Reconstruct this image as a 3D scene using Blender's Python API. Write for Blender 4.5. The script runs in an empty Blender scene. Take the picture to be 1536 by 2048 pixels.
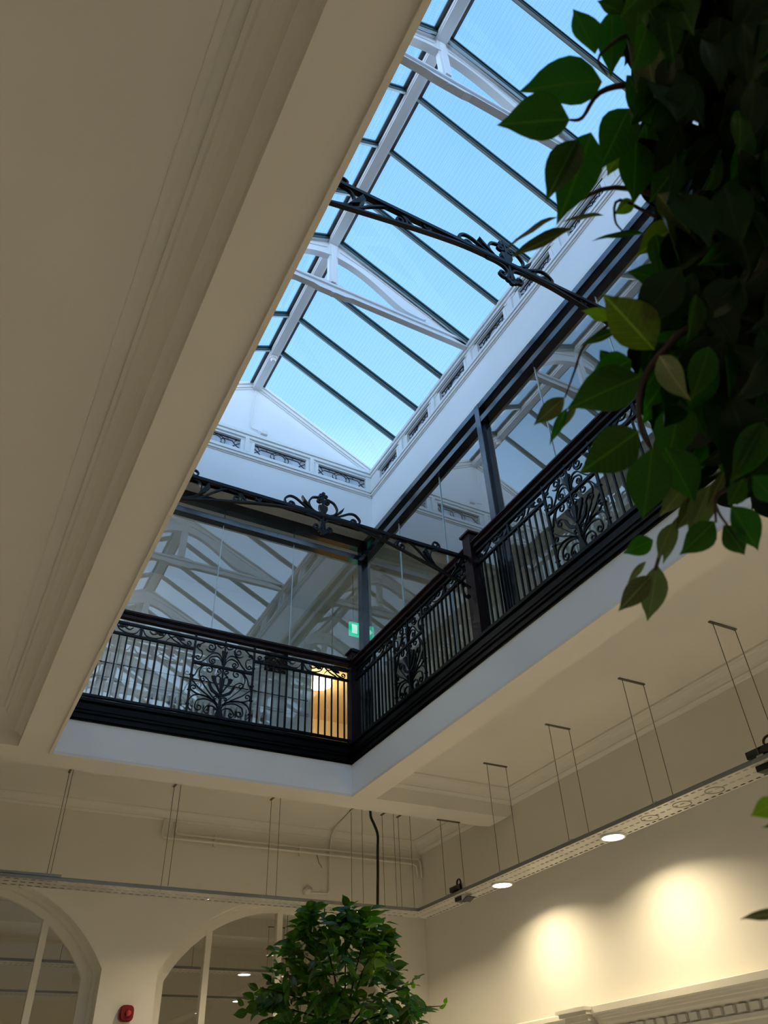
import bpy, bmesh, math, random
from mathutils import Vector, Matrix
from math import pi, sin, cos, radians

# ------------------------------------------------------------------ camera, world, exposure
S = 3.0            # one unit of the room's module (camera height to ceiling) in metres
EYE = 1.6          # camera height above the floor
sc = bpy.context.scene
COL = sc.collection

def P(x, y, z):
    return Vector((S * x, S * y, S * z + EYE))

cam_d = bpy.data.cameras.new('camera')
cam = bpy.data.objects.new('camera', cam_d)
COL.objects.link(cam)
cam_d.sensor_fit = 'VERTICAL'
cam_d.sensor_height = 36.0
cam_d.lens = 1548.24 / 2048.0 * 36.0
cam_d.clip_start = 0.05
cam_d.clip_end = 200
R0 = (0.88190944, -0.47009545, -0.0352988)
R1 = (0.27204434, 0.56865176, -0.77629057)
R2 = (0.38500339, 0.67501514, 0.62938617)
cam.matrix_world = Matrix(((R0[0], -R1[0], -R2[0], 0), (R0[1], -R1[1], -R2[1], 0),
                           (R0[2], -R1[2], -R2[2], EYE), (0, 0, 0, 1)))
cam_d.dof.use_dof = True
cam_d.dof.focus_distance = 8.5
cam_d.dof.aperture_fstop = 9.0
sc.camera = cam

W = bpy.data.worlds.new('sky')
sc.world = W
W.use_nodes = True
nt = W.node_tree
nt.nodes.clear()
wo = nt.nodes.new('ShaderNodeOutputWorld')
bg = nt.nodes.new('ShaderNodeBackground')
tc = nt.nodes.new('ShaderNodeTexCoord')
sx = nt.nodes.new('ShaderNodeSeparateXYZ')
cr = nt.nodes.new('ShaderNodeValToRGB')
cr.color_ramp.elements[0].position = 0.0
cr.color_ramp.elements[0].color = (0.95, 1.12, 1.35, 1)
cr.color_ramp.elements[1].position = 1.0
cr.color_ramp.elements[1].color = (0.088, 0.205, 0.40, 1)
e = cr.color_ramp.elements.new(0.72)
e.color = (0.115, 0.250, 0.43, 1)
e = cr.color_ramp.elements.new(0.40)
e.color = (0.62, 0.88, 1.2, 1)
nz = nt.nodes.new('ShaderNodeTexNoise')
nz.inputs['Scale'].default_value = 2.2
nz.inputs['Detail'].default_value = 4
mx = nt.nodes.new('ShaderNodeMix')
mx.data_type = 'RGBA'
mx.inputs[7].default_value = (0.20, 0.33, 0.47, 1)
rr = nt.nodes.new('ShaderNodeMapRange')
rr.inputs[1].default_value = 0.45
rr.inputs[2].default_value = 0.8
rr.inputs[4].default_value = 0.35
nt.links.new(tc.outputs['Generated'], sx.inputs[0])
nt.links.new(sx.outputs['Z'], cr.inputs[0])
nt.links.new(tc.outputs['Generated'], nz.inputs['Vector'])
nt.links.new(nz.outputs[0], rr.inputs[0])
nt.links.new(rr.outputs[0], mx.inputs[0])
nt.links.new(cr.outputs[0], mx.inputs[6])
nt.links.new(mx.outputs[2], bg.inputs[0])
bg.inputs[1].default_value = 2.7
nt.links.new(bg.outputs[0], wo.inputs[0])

sc.view_settings.view_transform = 'Standard'
sc.view_settings.look = 'None'
sc.view_settings.gamma = 1
sc.view_settings.use_curve_mapping = False
sc.view_settings.exposure = 0.25
try:
    sc.cycles.use_denoising = True
    sc.cycles.denoiser = 'OPENIMAGEDENOISE'
    sc.cycles.use_adaptive_sampling = True
    sc.cycles.adaptive_threshold = 0.05
    sc.cycles.adaptive_min_samples = 12
    sc.cycles.max_bounces = 9
    sc.cycles.diffuse_bounces = 4
    sc.cycles.glossy_bounces = 4
    sc.cycles.transparent_max_bounces = 16
    sc.cycles.sample_clamp_indirect = 6
    sc.cycles.caustics_reflective = False
    sc.cycles.caustics_refractive = False
except Exception:
    pass
LAMP_W = 20.0       # watts of each downlight
LAMP_C = (1.0, 0.82, 0.52)

# ------------------------------------------------------------------ materials
def mat(name, col, rough=0.5, metal=0.0, bump=0.0, bscale=40.0, var=0.0, vscale=3.0, coat=0.0, emit=None, es=0.0, spec=None):
    m = bpy.data.materials.new(name)
    m.use_nodes = True
    n = m.node_tree
    b = n.nodes['Principled BSDF']
    b.inputs['Base Color'].default_value = (*col, 1)
    b.inputs['Roughness'].default_value = rough
    b.inputs['Metallic'].default_value = metal
    if spec is not None:
        b.inputs['Specular IOR Level'].default_value = spec
    if coat:
        b.inputs['Coat Weight'].default_value = coat
        b.inputs['Coat Roughness'].default_value = 0.12
    if emit:
        b.inputs['Emission Color'].default_value = (*emit, 1)
        b.inputs['Emission Strength'].default_value = es
    t = n.nodes.new('ShaderNodeTexCoord')
    if bump:
        q = n.nodes.new('ShaderNodeTexNoise')
        q.inputs['Scale'].default_value = bscale
        q.inputs['Detail'].default_value = 6
        bp = n.nodes.new('ShaderNodeBump')
        bp.inputs['Strength'].default_value = bump
        bp.inputs['Distance'].default_value = 0.01
        n.links.new(t.outputs['Object'], q.inputs['Vector'])
        n.links.new(q.outputs[0], bp.inputs['Height'])
        n.links.new(bp.outputs[0], b.inputs['Normal'])
    if var:
        q = n.nodes.new('ShaderNodeTexNoise')
        q.inputs['Scale'].default_value = vscale
        q.inputs['Detail'].default_value = 5
        r = n.nodes.new('ShaderNodeValToRGB')
        r.color_ramp.elements[0].position = 0.3
        r.color_ramp.elements[1].position = 0.7
        r.color_ramp.elements[0].color = (*[c * (1 - var) for c in col], 1)
        r.color_ramp.elements[1].color = (*[min(1, c * (1 + var)) for c in col], 1)
        n.links.new(t.outputs['Object'], q.inputs['Vector'])
        n.links.new(q.outputs[0], r.inputs[0])
        n.links.new(r.outputs[0], b.inputs['Base Color'])
    return m

def glass(name, tint, ior, power, wires=False):
    m = bpy.data.materials.new(name)
    m.use_nodes = True
    n = m.node_tree
    n.nodes.clear()
    o = n.nodes.new('ShaderNodeOutputMaterial')
    tr = n.nodes.new('ShaderNodeBsdfTransparent')
    gl = n.nodes.new('ShaderNodeBsdfGlossy')
    gl.inputs['Roughness'].default_value = 0.0
    tr.inputs[0].default_value = (*tint, 1)
    # Schlick reflectance from the angle alone, the same from both sides
    lw = n.nodes.new('ShaderNodeLayerWeight'); lw.inputs[0].default_value = 0.5
    p5 = n.nodes.new('ShaderNodeMath'); p5.operation = 'POWER'; p5.inputs[1].default_value = 5.0
    fr = n.nodes.new('ShaderNodeMath'); fr.operation = 'MULTIPLY_ADD'
    f0 = ((ior - 1) / (ior + 1)) ** 2
    fr.inputs[1].default_value = 1 - f0; fr.inputs[2].default_value = f0
    n.links.new(lw.outputs['Facing'], p5.inputs[0]); n.links.new(p5.outputs[0], fr.inputs[0])
    # several surfaces of a sealed unit add up:  1 - (1-F)^power
    a = n.nodes.new('ShaderNodeMath'); a.operation = 'SUBTRACT'; a.inputs[0].default_value = 1.0
    p = n.nodes.new('ShaderNodeMath'); p.operation = 'POWER'; p.inputs[1].default_value = power
    c = n.nodes.new('ShaderNodeMath'); c.operation = 'SUBTRACT'; c.inputs[0].default_value = 1.0
    ms = n.nodes.new('ShaderNodeMixShader')
    n.links.new(fr.outputs[0], a.inputs[1])
    n.links.new(a.outputs[0], p.inputs[0])
    n.links.new(p.outputs[0], c.inputs[1])
    n.links.new(c.outputs[0], ms.inputs[0])
    n.links.new(tr.outputs[0], ms.inputs[1])
    n.links.new(gl.outputs[0], ms.inputs[2])
    if wires:
        # fine wire mesh cast into the pane
        t = n.nodes.new('ShaderNodeTexCoord')
        br = n.nodes.new('ShaderNodeTexVoronoi')
        br.feature = 'DISTANCE_TO_EDGE'
        br.inputs['Scale'].default_value = 44.0
        br.inputs['Randomness'].default_value = 0.0
        r = n.nodes.new('ShaderNodeValToRGB')
        r.color_ramp.elements[0].position = 0.03
        r.color_ramp.elements[1].position = 0.10
        r.color_ramp.elements[0].color = (tint[0] * .86, tint[1] * .89, tint[2] * .92, 1)
        r.color_ramp.elements[1].color = (*tint, 1)
        n.links.new(t.outputs['Object'], br.inputs['Vector'])
        n.links.new(br.outputs['Distance'], r.inputs[0])
        n.links.new(r.outputs[0], tr.inputs[0])
    n.links.new(ms.outputs[0], o.inputs[0])
    return m

def leaf_mat(name, col, col2, trans, tk):
    m = bpy.data.materials.new(name)
    m.use_nodes = True
    n = m.node_tree
    n.nodes.clear()
    o = n.nodes.new('ShaderNodeOutputMaterial')
    df = n.nodes.new('ShaderNodeBsdfPrincipled')
    df.inputs['Roughness'].default_value = 0.42
    df.inputs['Specular IOR Level'].default_value = 0.22 if max(col) < 0.05 else 0.45
    tl = n.nodes.new('ShaderNodeBsdfTranslucent')
    mxs = n.nodes.new('ShaderNodeMixShader')
    mxs.inputs[0].default_value = trans
    t = n.nodes.new('ShaderNodeTexCoord')
    s = n.nodes.new('ShaderNodeSeparateXYZ')
    n.links.new(t.outputs['Object'], s.inputs[0])
    ab = n.nodes.new('ShaderNodeMath'); ab.operation = 'ABSOLUTE'
    n.links.new(s.outputs['X'], ab.inputs[0])
    # midrib and side veins: leaf meshes are 1 long along Y, X across
    ad = n.nodes.new('ShaderNodeMath'); ad.operation = 'SUBTRACT'
    ml = n.nodes.new('ShaderNodeMath'); ml.operation = 'MULTIPLY'; ml.inputs[1].default_value = 0.8
    n.links.new(ab.outputs[0], ml.inputs[0])
    n.links.new(s.outputs['Y'], ad.inputs[0]); n.links.new(ml.outputs[0], ad.inputs[1])
    m8 = n.nodes.new('ShaderNodeMath'); m8.operation = 'MULTIPLY'; m8.inputs[1].default_value = 62.0
    n.links.new(ad.outputs[0], m8.inputs[0])
    sn = n.nodes.new('ShaderNodeMath'); sn.operation = 'SINE'
    n.links.new(m8.outputs[0], sn.inputs[0])
    v1 = n.nodes.new('ShaderNodeMapRange'); v1.inputs[1].default_value = 0.93; v1.inputs[2].default_value = 1.0; v1.inputs[4].default_value = 0.45
    n.links.new(sn.outputs[0], v1.inputs[0])
    v2 = n.nodes.new('ShaderNodeMapRange'); v2.inputs[1].default_value = 0.02; v2.inputs[2].default_value = 0.008; v2.inputs[3].default_value = 0.0; v2.inputs[4].default_value = 1.0
    n.links.new(ab.outputs[0], v2.inputs[0])
    mm = n.nodes.new('ShaderNodeMath'); mm.operation = 'MAXIMUM'
    n.links.new(v1.outputs[0], mm.inputs[0]); n.links.new(v2.outputs[0], mm.inputs[1])
    oi = n.nodes.new('ShaderNodeObjectInfo')
    hs = n.nodes.new('ShaderNodeHueSaturation')
    hs.inputs['Color'].default_value = (*col, 1)
    mr = n.nodes.new('ShaderNodeMapRange'); mr.inputs[3].default_value = 0.6; mr.inputs[4].default_value = 1.35
    mh = n.nodes.new('ShaderNodeMapRange'); mh.inputs[3].default_value = 0.475; mh.inputs[4].default_value = 0.52
    n.links.new(oi.outputs['Random'], mr.inputs[0]); n.links.new(mr.outputs[0], hs.inputs['Value'])
    n.links.new(oi.outputs['Random'], mh.inputs[0]); n.links.new(mh.outputs[0], hs.inputs['Hue'])
    cm = n.nodes.new('ShaderNodeMix'); cm.data_type = 'RGBA'
    cm.inputs[7].default_value = (*col2, 1)
    n.links.new(mm.outputs[0], cm.inputs[0]); n.links.new(hs.outputs[0], cm.inputs[6])
    n.links.new(cm.outputs[2], df.inputs['Base Color'])
    tg = n.nodes.new('ShaderNodeMix'); tg.data_type = 'RGBA'; tg.blend_type = 'MULTIPLY'; tg.inputs[0].default_value = 1.0
    tg.inputs[7].default_value = (1.4 * tk, 1.9 * tk, 0.45 * tk, 1)
    n.links.new(cm.outputs[2], tg.inputs[6]); n.links.new(tg.outputs[2], tl.inputs[0])
    n.links.new(df.outputs[0], mxs.inputs[1]); n.links.new(tl.outputs[0], mxs.inputs[2])
    n.links.new(mxs.outputs[0], o.inputs[0])
    return m

M = {
    'ceiling': mat('ceiling paint', (0.80, 0.775, 0.73), 0.75, bump=0.15, bscale=6, var=0.03, vscale=0.8),
    'wall': mat('cream wall paint', (0.80, 0.77, 0.70), 0.7, bump=0.12, bscale=5, var=0.02, vscale=0.9),
    'plaster': mat('white plaster', (0.86, 0.875, 0.89), 0.6, bump=0.2, bscale=5, var=0.02, vscale=1.5),
    'trim': mat('white gloss trim', (0.83, 0.84, 0.83), 0.35),
    'creamtrim': mat('cream trim paint', (0.80, 0.77, 0.69), 0.45),
    'truss': mat('white painted iron', (0.80, 0.82, 0.84), 0.4, bump=0.1, bscale=30),
    'bar': mat('dark glazing bar', (0.03, 0.06, 0.06), 0.35, metal=0.3),
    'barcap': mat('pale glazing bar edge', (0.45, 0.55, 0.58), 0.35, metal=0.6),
    'lead': mat('lead flashing', (0.05, 0.06, 0.065), 0.55, bump=0.3, bscale=20),
    'iron': mat('black painted wrought iron', (0.003, 0.004, 0.006), 0.34, spec=0.2, bump=0.1, bscale=60),
    'steel': mat('black glazing steel', (0.010, 0.014, 0.022), 0.2, coat=0.6),
    'cornice': mat('black gloss cornice', (0.0025, 0.0025, 0.003), 0.38, spec=0.13),
    'wood': mat('dark mahogany', (0.020, 0.007, 0.008), 0.42, spec=0.22, bump=0.1, bscale=30, var=0.2, vscale=12),
    'glasspane': glass('clear wall glass', (0.93, 0.985, 0.97), 1.52, 3.6),
    'glassright': glass('clear wall glass, side screen', (0.93, 0.985, 0.97), 1.52, 5.5),
    'roofpane': glass('wired roof glass', (0.94, 0.97, 1.0), 1.5, 1.4, wires=True),
    'windowpane': glass('partition window glass', (0.93, 0.93, 0.91), 1.5, 2.0),
    'seam': mat('pane edge seal', (0.55, 0.68, 0.72), 0.3),
    'leadglass': mat('grey cathedral glass', (0.52, 0.57, 0.64), 0.3, bump=0.5, bscale=30, var=0.15, vscale=8),
    'came': mat('lead came', (0.02, 0.022, 0.025), 0.5),
    'tray': mat('galvanised tray', (0.56, 0.55, 0.52), 0.42, metal=0.35, var=0.12, vscale=2.5),
    'trayside': mat('darker tray flange', (0.26, 0.27, 0.27), 0.5, metal=0.4, var=0.1, vscale=2.5),  # darker grey than the tray base
    'cable': mat('steel cable', (0.16, 0.14, 0.11), 0.45, metal=0.5),
    'blackplastic': mat('black plastic', (0.012, 0.011, 0.010), 0.4),
    'whiteplastic': mat('white plastic', (0.8, 0.8, 0.78), 0.35),
    'ring': mat('knockout ring', (0.12, 0.10, 0.07), 0.5),
    'red': mat('red plastic', (0.22, 0.006, 0.010), 0.3),
    'lens': mat('red lens', (0.45, 0.03, 0.03), 0.15, coat=0.5),
    'lamp': mat('lit lamp panel', (1, 1, 1), 0.5, emit=(1.0, 0.90, 0.72), es=9.0),
    'bulb': mat('lit globe', (1, 1, 1), 0.5, emit=(1.0, 0.80, 0.42), es=5.0),
    'exit': mat('lit green sign', (0.0, 0.25, 0.15), 0.5, emit=(0.0, 0.50, 0.27), es=0.9),
    'exitw': mat('lit white symbol', (0.8, 0.9, 0.85), 0.5, emit=(0.6, 1.0, 0.85), es=0.7),
    'galleryfloor': mat('gallery floor', (0.22, 0.2, 0.18), 0.6, bump=0.1),
    'gallerywall': mat('pale gallery paint', (0.80, 0.83, 0.84), 0.7, bump=0.05, var=0.02),
    'ochre': mat('ochre wall paint', (0.80, 0.66, 0.42), 0.6, bump=0.05),
    'radiator': mat('radiator enamel', (0.62, 0.62, 0.58), 0.35),
    'floor': mat('pale grey floor', (0.62, 0.60, 0.56), 0.9, bump=0.3, bscale=200, var=0.1, vscale=20),
    'picture': mat('dark print', (0.10, 0.06, 0.05), 0.4, var=0.6, vscale=9),
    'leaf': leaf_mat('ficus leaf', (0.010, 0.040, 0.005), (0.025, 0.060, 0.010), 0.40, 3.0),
    'leafshade': leaf_mat('shade tinted ficus leaf', (0.004, 0.016, 0.002), (0.010, 0.026, 0.004), 0.25, 1.6),  # darker copy of the leaf, the crown's shade put into its colour
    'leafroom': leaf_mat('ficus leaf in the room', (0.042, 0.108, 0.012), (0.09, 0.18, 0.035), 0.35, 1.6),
    'leafolive': leaf_mat('ficus leaf underside', (0.075, 0.105, 0.035), (0.16, 0.17, 0.07), 0.22, 1.0),
    'leafyellow': leaf_mat('yellow green leaf', (0.10, 0.16, 0.008), (0.16, 0.22, 0.03), 0.5, 1.5),
    'twig': mat('brown twig', (0.030, 0.016, 0.012), 0.7, bump=0.3, bscale=60),
    'pot': mat('grey planter', (0.2, 0.2, 0.2), 0.6),
    'soil': mat('soil', (0.05, 0.035, 0.025), 0.95, bump=0.5, bscale=60),
}

# ------------------------------------------------------------------ mesh builder (module units in, metres out)
class MB:
    def __init__(s):
        s.v = []; s.f = []; s.sm = []
    def add(s, vs, fs, smooth=False):
        k = len(s.v)
        s.v += [tuple(v) for v in vs]
        s.f += [tuple(k + i for i in f) for f in fs]
        s.sm += [smooth] * len(fs)
        return s
    def box(s, x0, x1, y0, y1, z0, z1):
        if x0 > x1: x0, x1 = x1, x0
        if y0 > y1: y0, y1 = y1, y0
        if z0 > z1: z0, z1 = z1, z0
        vs = [(x0, y0, z0), (x1, y0, z0), (x1, y1, z0), (x0, y1, z0), (x0, y0, z1), (x1, y0, z1), (x1, y1, z1), (x0, y1, z1)]
        return s.add(vs, [(0, 3, 2, 1), (4, 5, 6, 7), (0, 1, 5, 4), (1, 2, 6, 5), (2, 3, 7, 6), (3, 0, 4, 7)])
    def prism(s, poly, axis, a, b, caps=True):
        """poly: 2D points; axis 'x': (y,z), 'y': (x,z), 'z': (x,y) extruded from a to b"""
        def m(p, t):
            return {'x': (t, p[0], p[1]), 'y': (p[0], t, p[1]), 'z': (p[0], p[1], t)}[axis]
        n = len(poly)
        vs = [m(p, a) for p in poly] + [m(p, b) for p in poly]
        fs = [(i, (i + 1) % n, n + (i + 1) % n, n + i) for i in range(n)]
        if caps:
            fs += [tuple(range(n - 1, -1, -1)), tuple(range(n, 2 * n))]
        return s.add(vs, fs)
    def tube(s, pts, r, sides=6, caps=True):
        pts = [Vector(p) for p in pts]
        rs = r if isinstance(r, (list, tuple)) else [r] * len(pts)
        vs = []; fs = []
        up = None
        for i, p in enumerate(pts):
            t = (pts[min(i + 1, len(pts) - 1)] - pts[max(i - 1, 0)])
            if t.length < 1e-9: t = Vector((0, 0, 1))
            t.normalize()
            if up is None:
                up = Vector((0, 0, 1)) if abs(t.z) < 0.9 else Vector((1, 0, 0))
            a = (up - t * up.dot(t))
            if a.length < 1e-6: a = t.orthogonal()
            a.normalize(); up = a
            b = t.cross(a)
            for k in range(sides):
                q = 2 * pi * k / sides
                vs.append(p + (a * cos(q) + b * sin(q)) * rs[i])
        n = len(pts)
        for i in range(n - 1):
            for k in range(sides):
                k2 = (k + 1) % sides
                fs.append((i * sides + k, i * sides + k2, (i + 1) * sides + k2, (i + 1) * sides + k))
        if caps:
            fs.append(tuple(range(sides - 1, -1, -1)))
            fs.append(tuple((n - 1) * sides + k for k in range(sides)))
        return s.add(vs, fs, True)
    def disc(s, c, r, z0, z1, n=24, r2=None):
        """vertical cylinder (or cone) round c=(x,y)"""
        r2 = r if r2 is None else r2
        vs = [(c[0] + r * cos(2 * pi * k / n), c[1] + r * sin(2 * pi * k / n), z0) for k in range(n)]
        vs += [(c[0] + r2 * cos(2 * pi * k / n), c[1] + r2 * sin(2 * pi * k / n), z1) for k in range(n)]
        fs = [(k, (k + 1) % n, n + (k + 1) % n, n + k) for k in range(n)]
        fs += [tuple(range(n - 1, -1, -1)), tuple(range(n, 2 * n))]
        return s.add(vs, fs)
    def ring(s, c, r, w, z0, z1, n=24):
        vs = []
        for rr_, z in ((r - w, z0), (r, z0), (r, z1), (r - w, z1)):
            vs += [(c[0] + rr_ * cos(2 * pi * k / n), c[1] + rr_ * sin(2 * pi * k / n), z) for k in range(n)]
        fs = []
        for j in range(4):
            for k in range(n):
                fs.append((j * n + k, j * n + (k + 1) % n, ((j + 1) % 4) * n + (k + 1) % n, ((j + 1) % 4) * n + k))
        return s.add(vs, fs)
    def ribbon(s, pts, t, y0, y1):
        """strip iron: a bar of thickness t following 2D points (x,z), from y0 to y1 deep; t may taper"""
        n = len(pts)
        ts = t if isinstance(t, (list, tuple)) else [t] * n
        vs = []
        for i in range(n):
            a = pts[max(i - 1, 0)]; b = pts[min(i + 1, n - 1)]
            dx, dz = b[0] - a[0], b[1] - a[1]
            l = math.hypot(dx, dz) or 1
            nx, nz_ = -dz / l * ts[i] / 2, dx / l * ts[i] / 2
            x, z = pts[i]
            vs += [(x + nx, y0, z + nz_), (x - nx, y0, z - nz_), (x - nx, y1, z - nz_), (x + nx, y1, z + nz_)]
        fs = []
        for i in range(n - 1):
            for k in range(4):
                k2 = (k + 1) % 4
                fs.append((i * 4 + k, i * 4 + k2, i * 4 + 4 + k2, i * 4 + 4 + k))
        fs += [(3, 2, 1, 0), tuple(n * 4 - 4 + k for k in range(4))]
        return s.add(vs, fs)
    def merge(s, o):
        k = len(s.v)
        s.v += o.v; s.f += [tuple(k + i for i in f) for f in o.f]; s.sm += o.sm
        return s
    def swap(s, fn):
        s.v = [tuple(fn(*v)) for v in s.v]
        return s
    def mesh(s, name, m, off=(0, 0, 0), world=False):
        me = bpy.data.meshes.new(name)
        vs = [(S * v[0] - off[0], S * v[1] - off[1], S * v[2] + (EYE if world else 0) - off[2]) for v in s.v]
        me.from_pydata(vs, [], s.f)
        if any(s.sm):
            me.polygons.foreach_set('use_smooth', s.sm)
        if m: me.materials.append(M[m])
        bm = bmesh.new(); bm.from_mesh(me)
        bmesh.ops.recalc_face_normals(bm, faces=bm.faces)
        bm.to_mesh(me); bm.free()
        return me

def tag(o, label=None, cat=None, group=None, kind=None):
    if label: o['label'] = label
    if cat: o['category'] = cat
    if group: o['group'] = group
    if kind: o['kind'] = kind
    return o

def link(name, me, parent=None, loc=None):
    o = bpy.data.objects.new(name, me)
    COL.objects.link(o)
    if loc is not None: o.location = loc
    if parent is not None: o.parent = parent
    return o

def top(name, mb, m, **kw):
    """a top-level mesh: origin at the middle of its footprint"""
    xs = [v[0] for v in mb.v]; ys = [v[1] for v in mb.v]; zs = [v[2] for v in mb.v]
    o3 = P((min(xs) + max(xs)) / 2, (min(ys) + max(ys)) / 2, min(zs))
    o = link(name, mb.mesh(name, m, o3, True), None, o3)
    return tag(o, **kw)

def part(name, mb, m, parent, **kw):
    """a part given in room coordinates under an unrotated thing"""
    base = Vector((0, 0, 0)); q = parent
    while q is not None:
        base = base + q.location; q = q.parent
    return tag(link(name, mb.mesh(name, m, base, True), parent), **kw)

def lpart(name, mb, m, parent, **kw):
    """a part given in the thing's own coordinates"""
    return tag(link(name, mb.mesh(name, m), parent), **kw)

def empty(name, p, rz=0.0, **kw):
    o = bpy.data.objects.new(name, None)
    COL.objects.link(o)
    o.location = p
    o.rotation_euler = (0, 0, rz)
    o.empty_display_size = 0.1
    return tag(o, **kw)

def struct(name, mb, m):
    return top(name, mb, m, kind='structure')

def B(*a):
    return MB().box(*a)

def spline(pts, n=6):
    """Catmull-Rom through 2D/3D points"""
    if len(pts) < 3: return list(pts)
    d = len(pts[0]); out = []
    q = [pts[0]] + list(pts) + [pts[-1]]
    for i in range(1, len(q) - 2):
        for j in range(n):
            t = j / n
            out.append(tuple(0.5 * ((2 * q[i][k]) + (-q[i - 1][k] + q[i + 1][k]) * t + (2 * q[i - 1][k] - 5 * q[i][k] + 4 * q[i + 1][k] - q[i + 2][k]) * t * t
                       + (-q[i - 1][k] + 3 * q[i][k] - 3 * q[i + 1][k] + q[i + 2][k]) * t ** 3) for k in range(d)))
    out.append(tuple(pts[-1]))
    return out

def curl(pts, r, turn, turns=1.15, shrink=0.62, step=0.45):
    """continue 2D points into a tightening spiral; turn +1 anticlockwise, -1 clockwise"""
    pts = list(pts)
    (x0, z0), (x1, z1) = pts[-2], pts[-1]
    h = math.atan2(z1 - z0, x1 - x0)
    n = int(turns * 2 * pi / step)
    x, z = x1, z1
    for i in range(n):
        rad = r * math.exp(-shrink * i * step / (2 * pi) * 1.6)
        h += turn * step / 2
        x += cos(h) * rad * step; z += sin(h) * rad * step
        h += turn * step / 2
        pts.append((x, z))
    return pts

def mir(pts, c=0.0):
    return [(2 * c - x, z) for x, z in pts]

def taper(n, t, ends=0.6):
    return [t * (ends + (1 - ends) * max(0.0, sin(pi * i / max(1, n - 1))) ** 0.5) for i in range(n)]

def scrollwork(curves, t, y0, y1, c=0.0, both=True):
    mb = MB()
    for pts in curves:
        mb.ribbon(pts, taper(len(pts), t), y0, y1)
        if both: mb.ribbon(mir(pts, c), taper(len(pts), t), y0, y1)
    return mb

# ------------------------------------------------------------------ key dimensions (module units, camera at the origin)
WX0, WX1, WY0, WY1 = 0.224, 1.292, -1.03, 2.600      # the well opening
BX0, BX1, BY1 = 0.123, 1.393, 2.733                  # the beams round it
HC = 1.105                                           # coffered ceiling between beams (beams' undersides at 1.0)
RX, FY, LX, NY = 2.027, 3.355, -1.85, -1.45          # room walls
FLZ = -EYE / S
GZ, GC = 1.17, 2.26                                  # gallery floor, gallery ceiling
LW0, LW1, LY0, LY1 = 0.124, 1.392, -1.03, 2.556      # lantern (upper lightwell) walls
CX = 0.758
EAVE, RIDGE = 2.622, 2.965

# ------------------------------------------------------------------ room shell
struct('floor', B(LX - .3, RX + 1.0, NY - .1, 6.3, FLZ - .05, FLZ), 'floor')
struct('wall_right', B(RX, RX + .12, NY, FY + .14, FLZ, GC + .1), 'wall')
struct('wall_left', B(LX - .12, LX, NY, FY + .14, FLZ, HC + .06), 'wall')
struct('wall_near', B(LX - .12, RX + .12, NY - .12, NY, FLZ, GC + .1), 'wall')

ARCH = [(0.117, 'left'), (1.362, 'right')]
HW, SPR, AZC, AR = 0.519, 0.533, 0.201, 0.611        # opening half width, springing height, arc centre, radius
def arc_pts(c, hw, zc, R, n=22):
    a = math.asin(min(1, hw / R))
    return [(c + R * sin(-a + 2 * a * i / n), zc + R * cos(-a + 2 * a * i / n)) for i in range(n + 1)]

# far wall with two arched openings, made of upright strips so the holes are real
mb = MB()
def col(x0, x1, z0, z1a, z1b=None):
    z1b = z1a if z1b is None else z1b
    mb.add([(x0, FY, z0), (x1, FY, z0), (x1, FY, z1b), (x0, FY, z1a), (x0, FY + .12, z0), (x1, FY + .12, z0), (x1, FY + .12, z1b), (x0, FY + .12, z1a)],
           [(0, 1, 2, 3), (7, 6, 5, 4), (0, 4, 5, 1), (1, 5, 6, 2), (2, 6, 7, 3), (3, 7, 4, 0)])
def colt(x0, x1, za, zb, z1):
    mb.add([(x0, FY, za), (x1, FY, zb), (x1, FY, z1), (x0, FY, z1), (x0, FY + .12, za), (x1, FY + .12, zb), (x1, FY + .12, z1), (x0, FY + .12, z1)],
           [(0, 1, 2, 3), (7, 6, 5, 4), (0, 4, 5, 1), (1, 5, 6, 2), (2, 6, 7, 3), (3, 7, 4, 0)])
ZT = HC + .07
SILL = -0.25
CENT = [-1.128, 0.117, 1.362]
xs = LX
for c in CENT:
    col(xs, c - HW, FLZ, ZT)
    col(c - HW, c + HW, FLZ, SILL)
    ap = arc_pts(c, HW, AZC, AR)
    for a, b in zip(ap, ap[1:]):
        colt(a[0], b[0], a[1], b[1], ZT)
    xs = c + HW
col(xs, RX, FLZ, ZT)
struct('wall_far', mb, 'wall')

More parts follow.
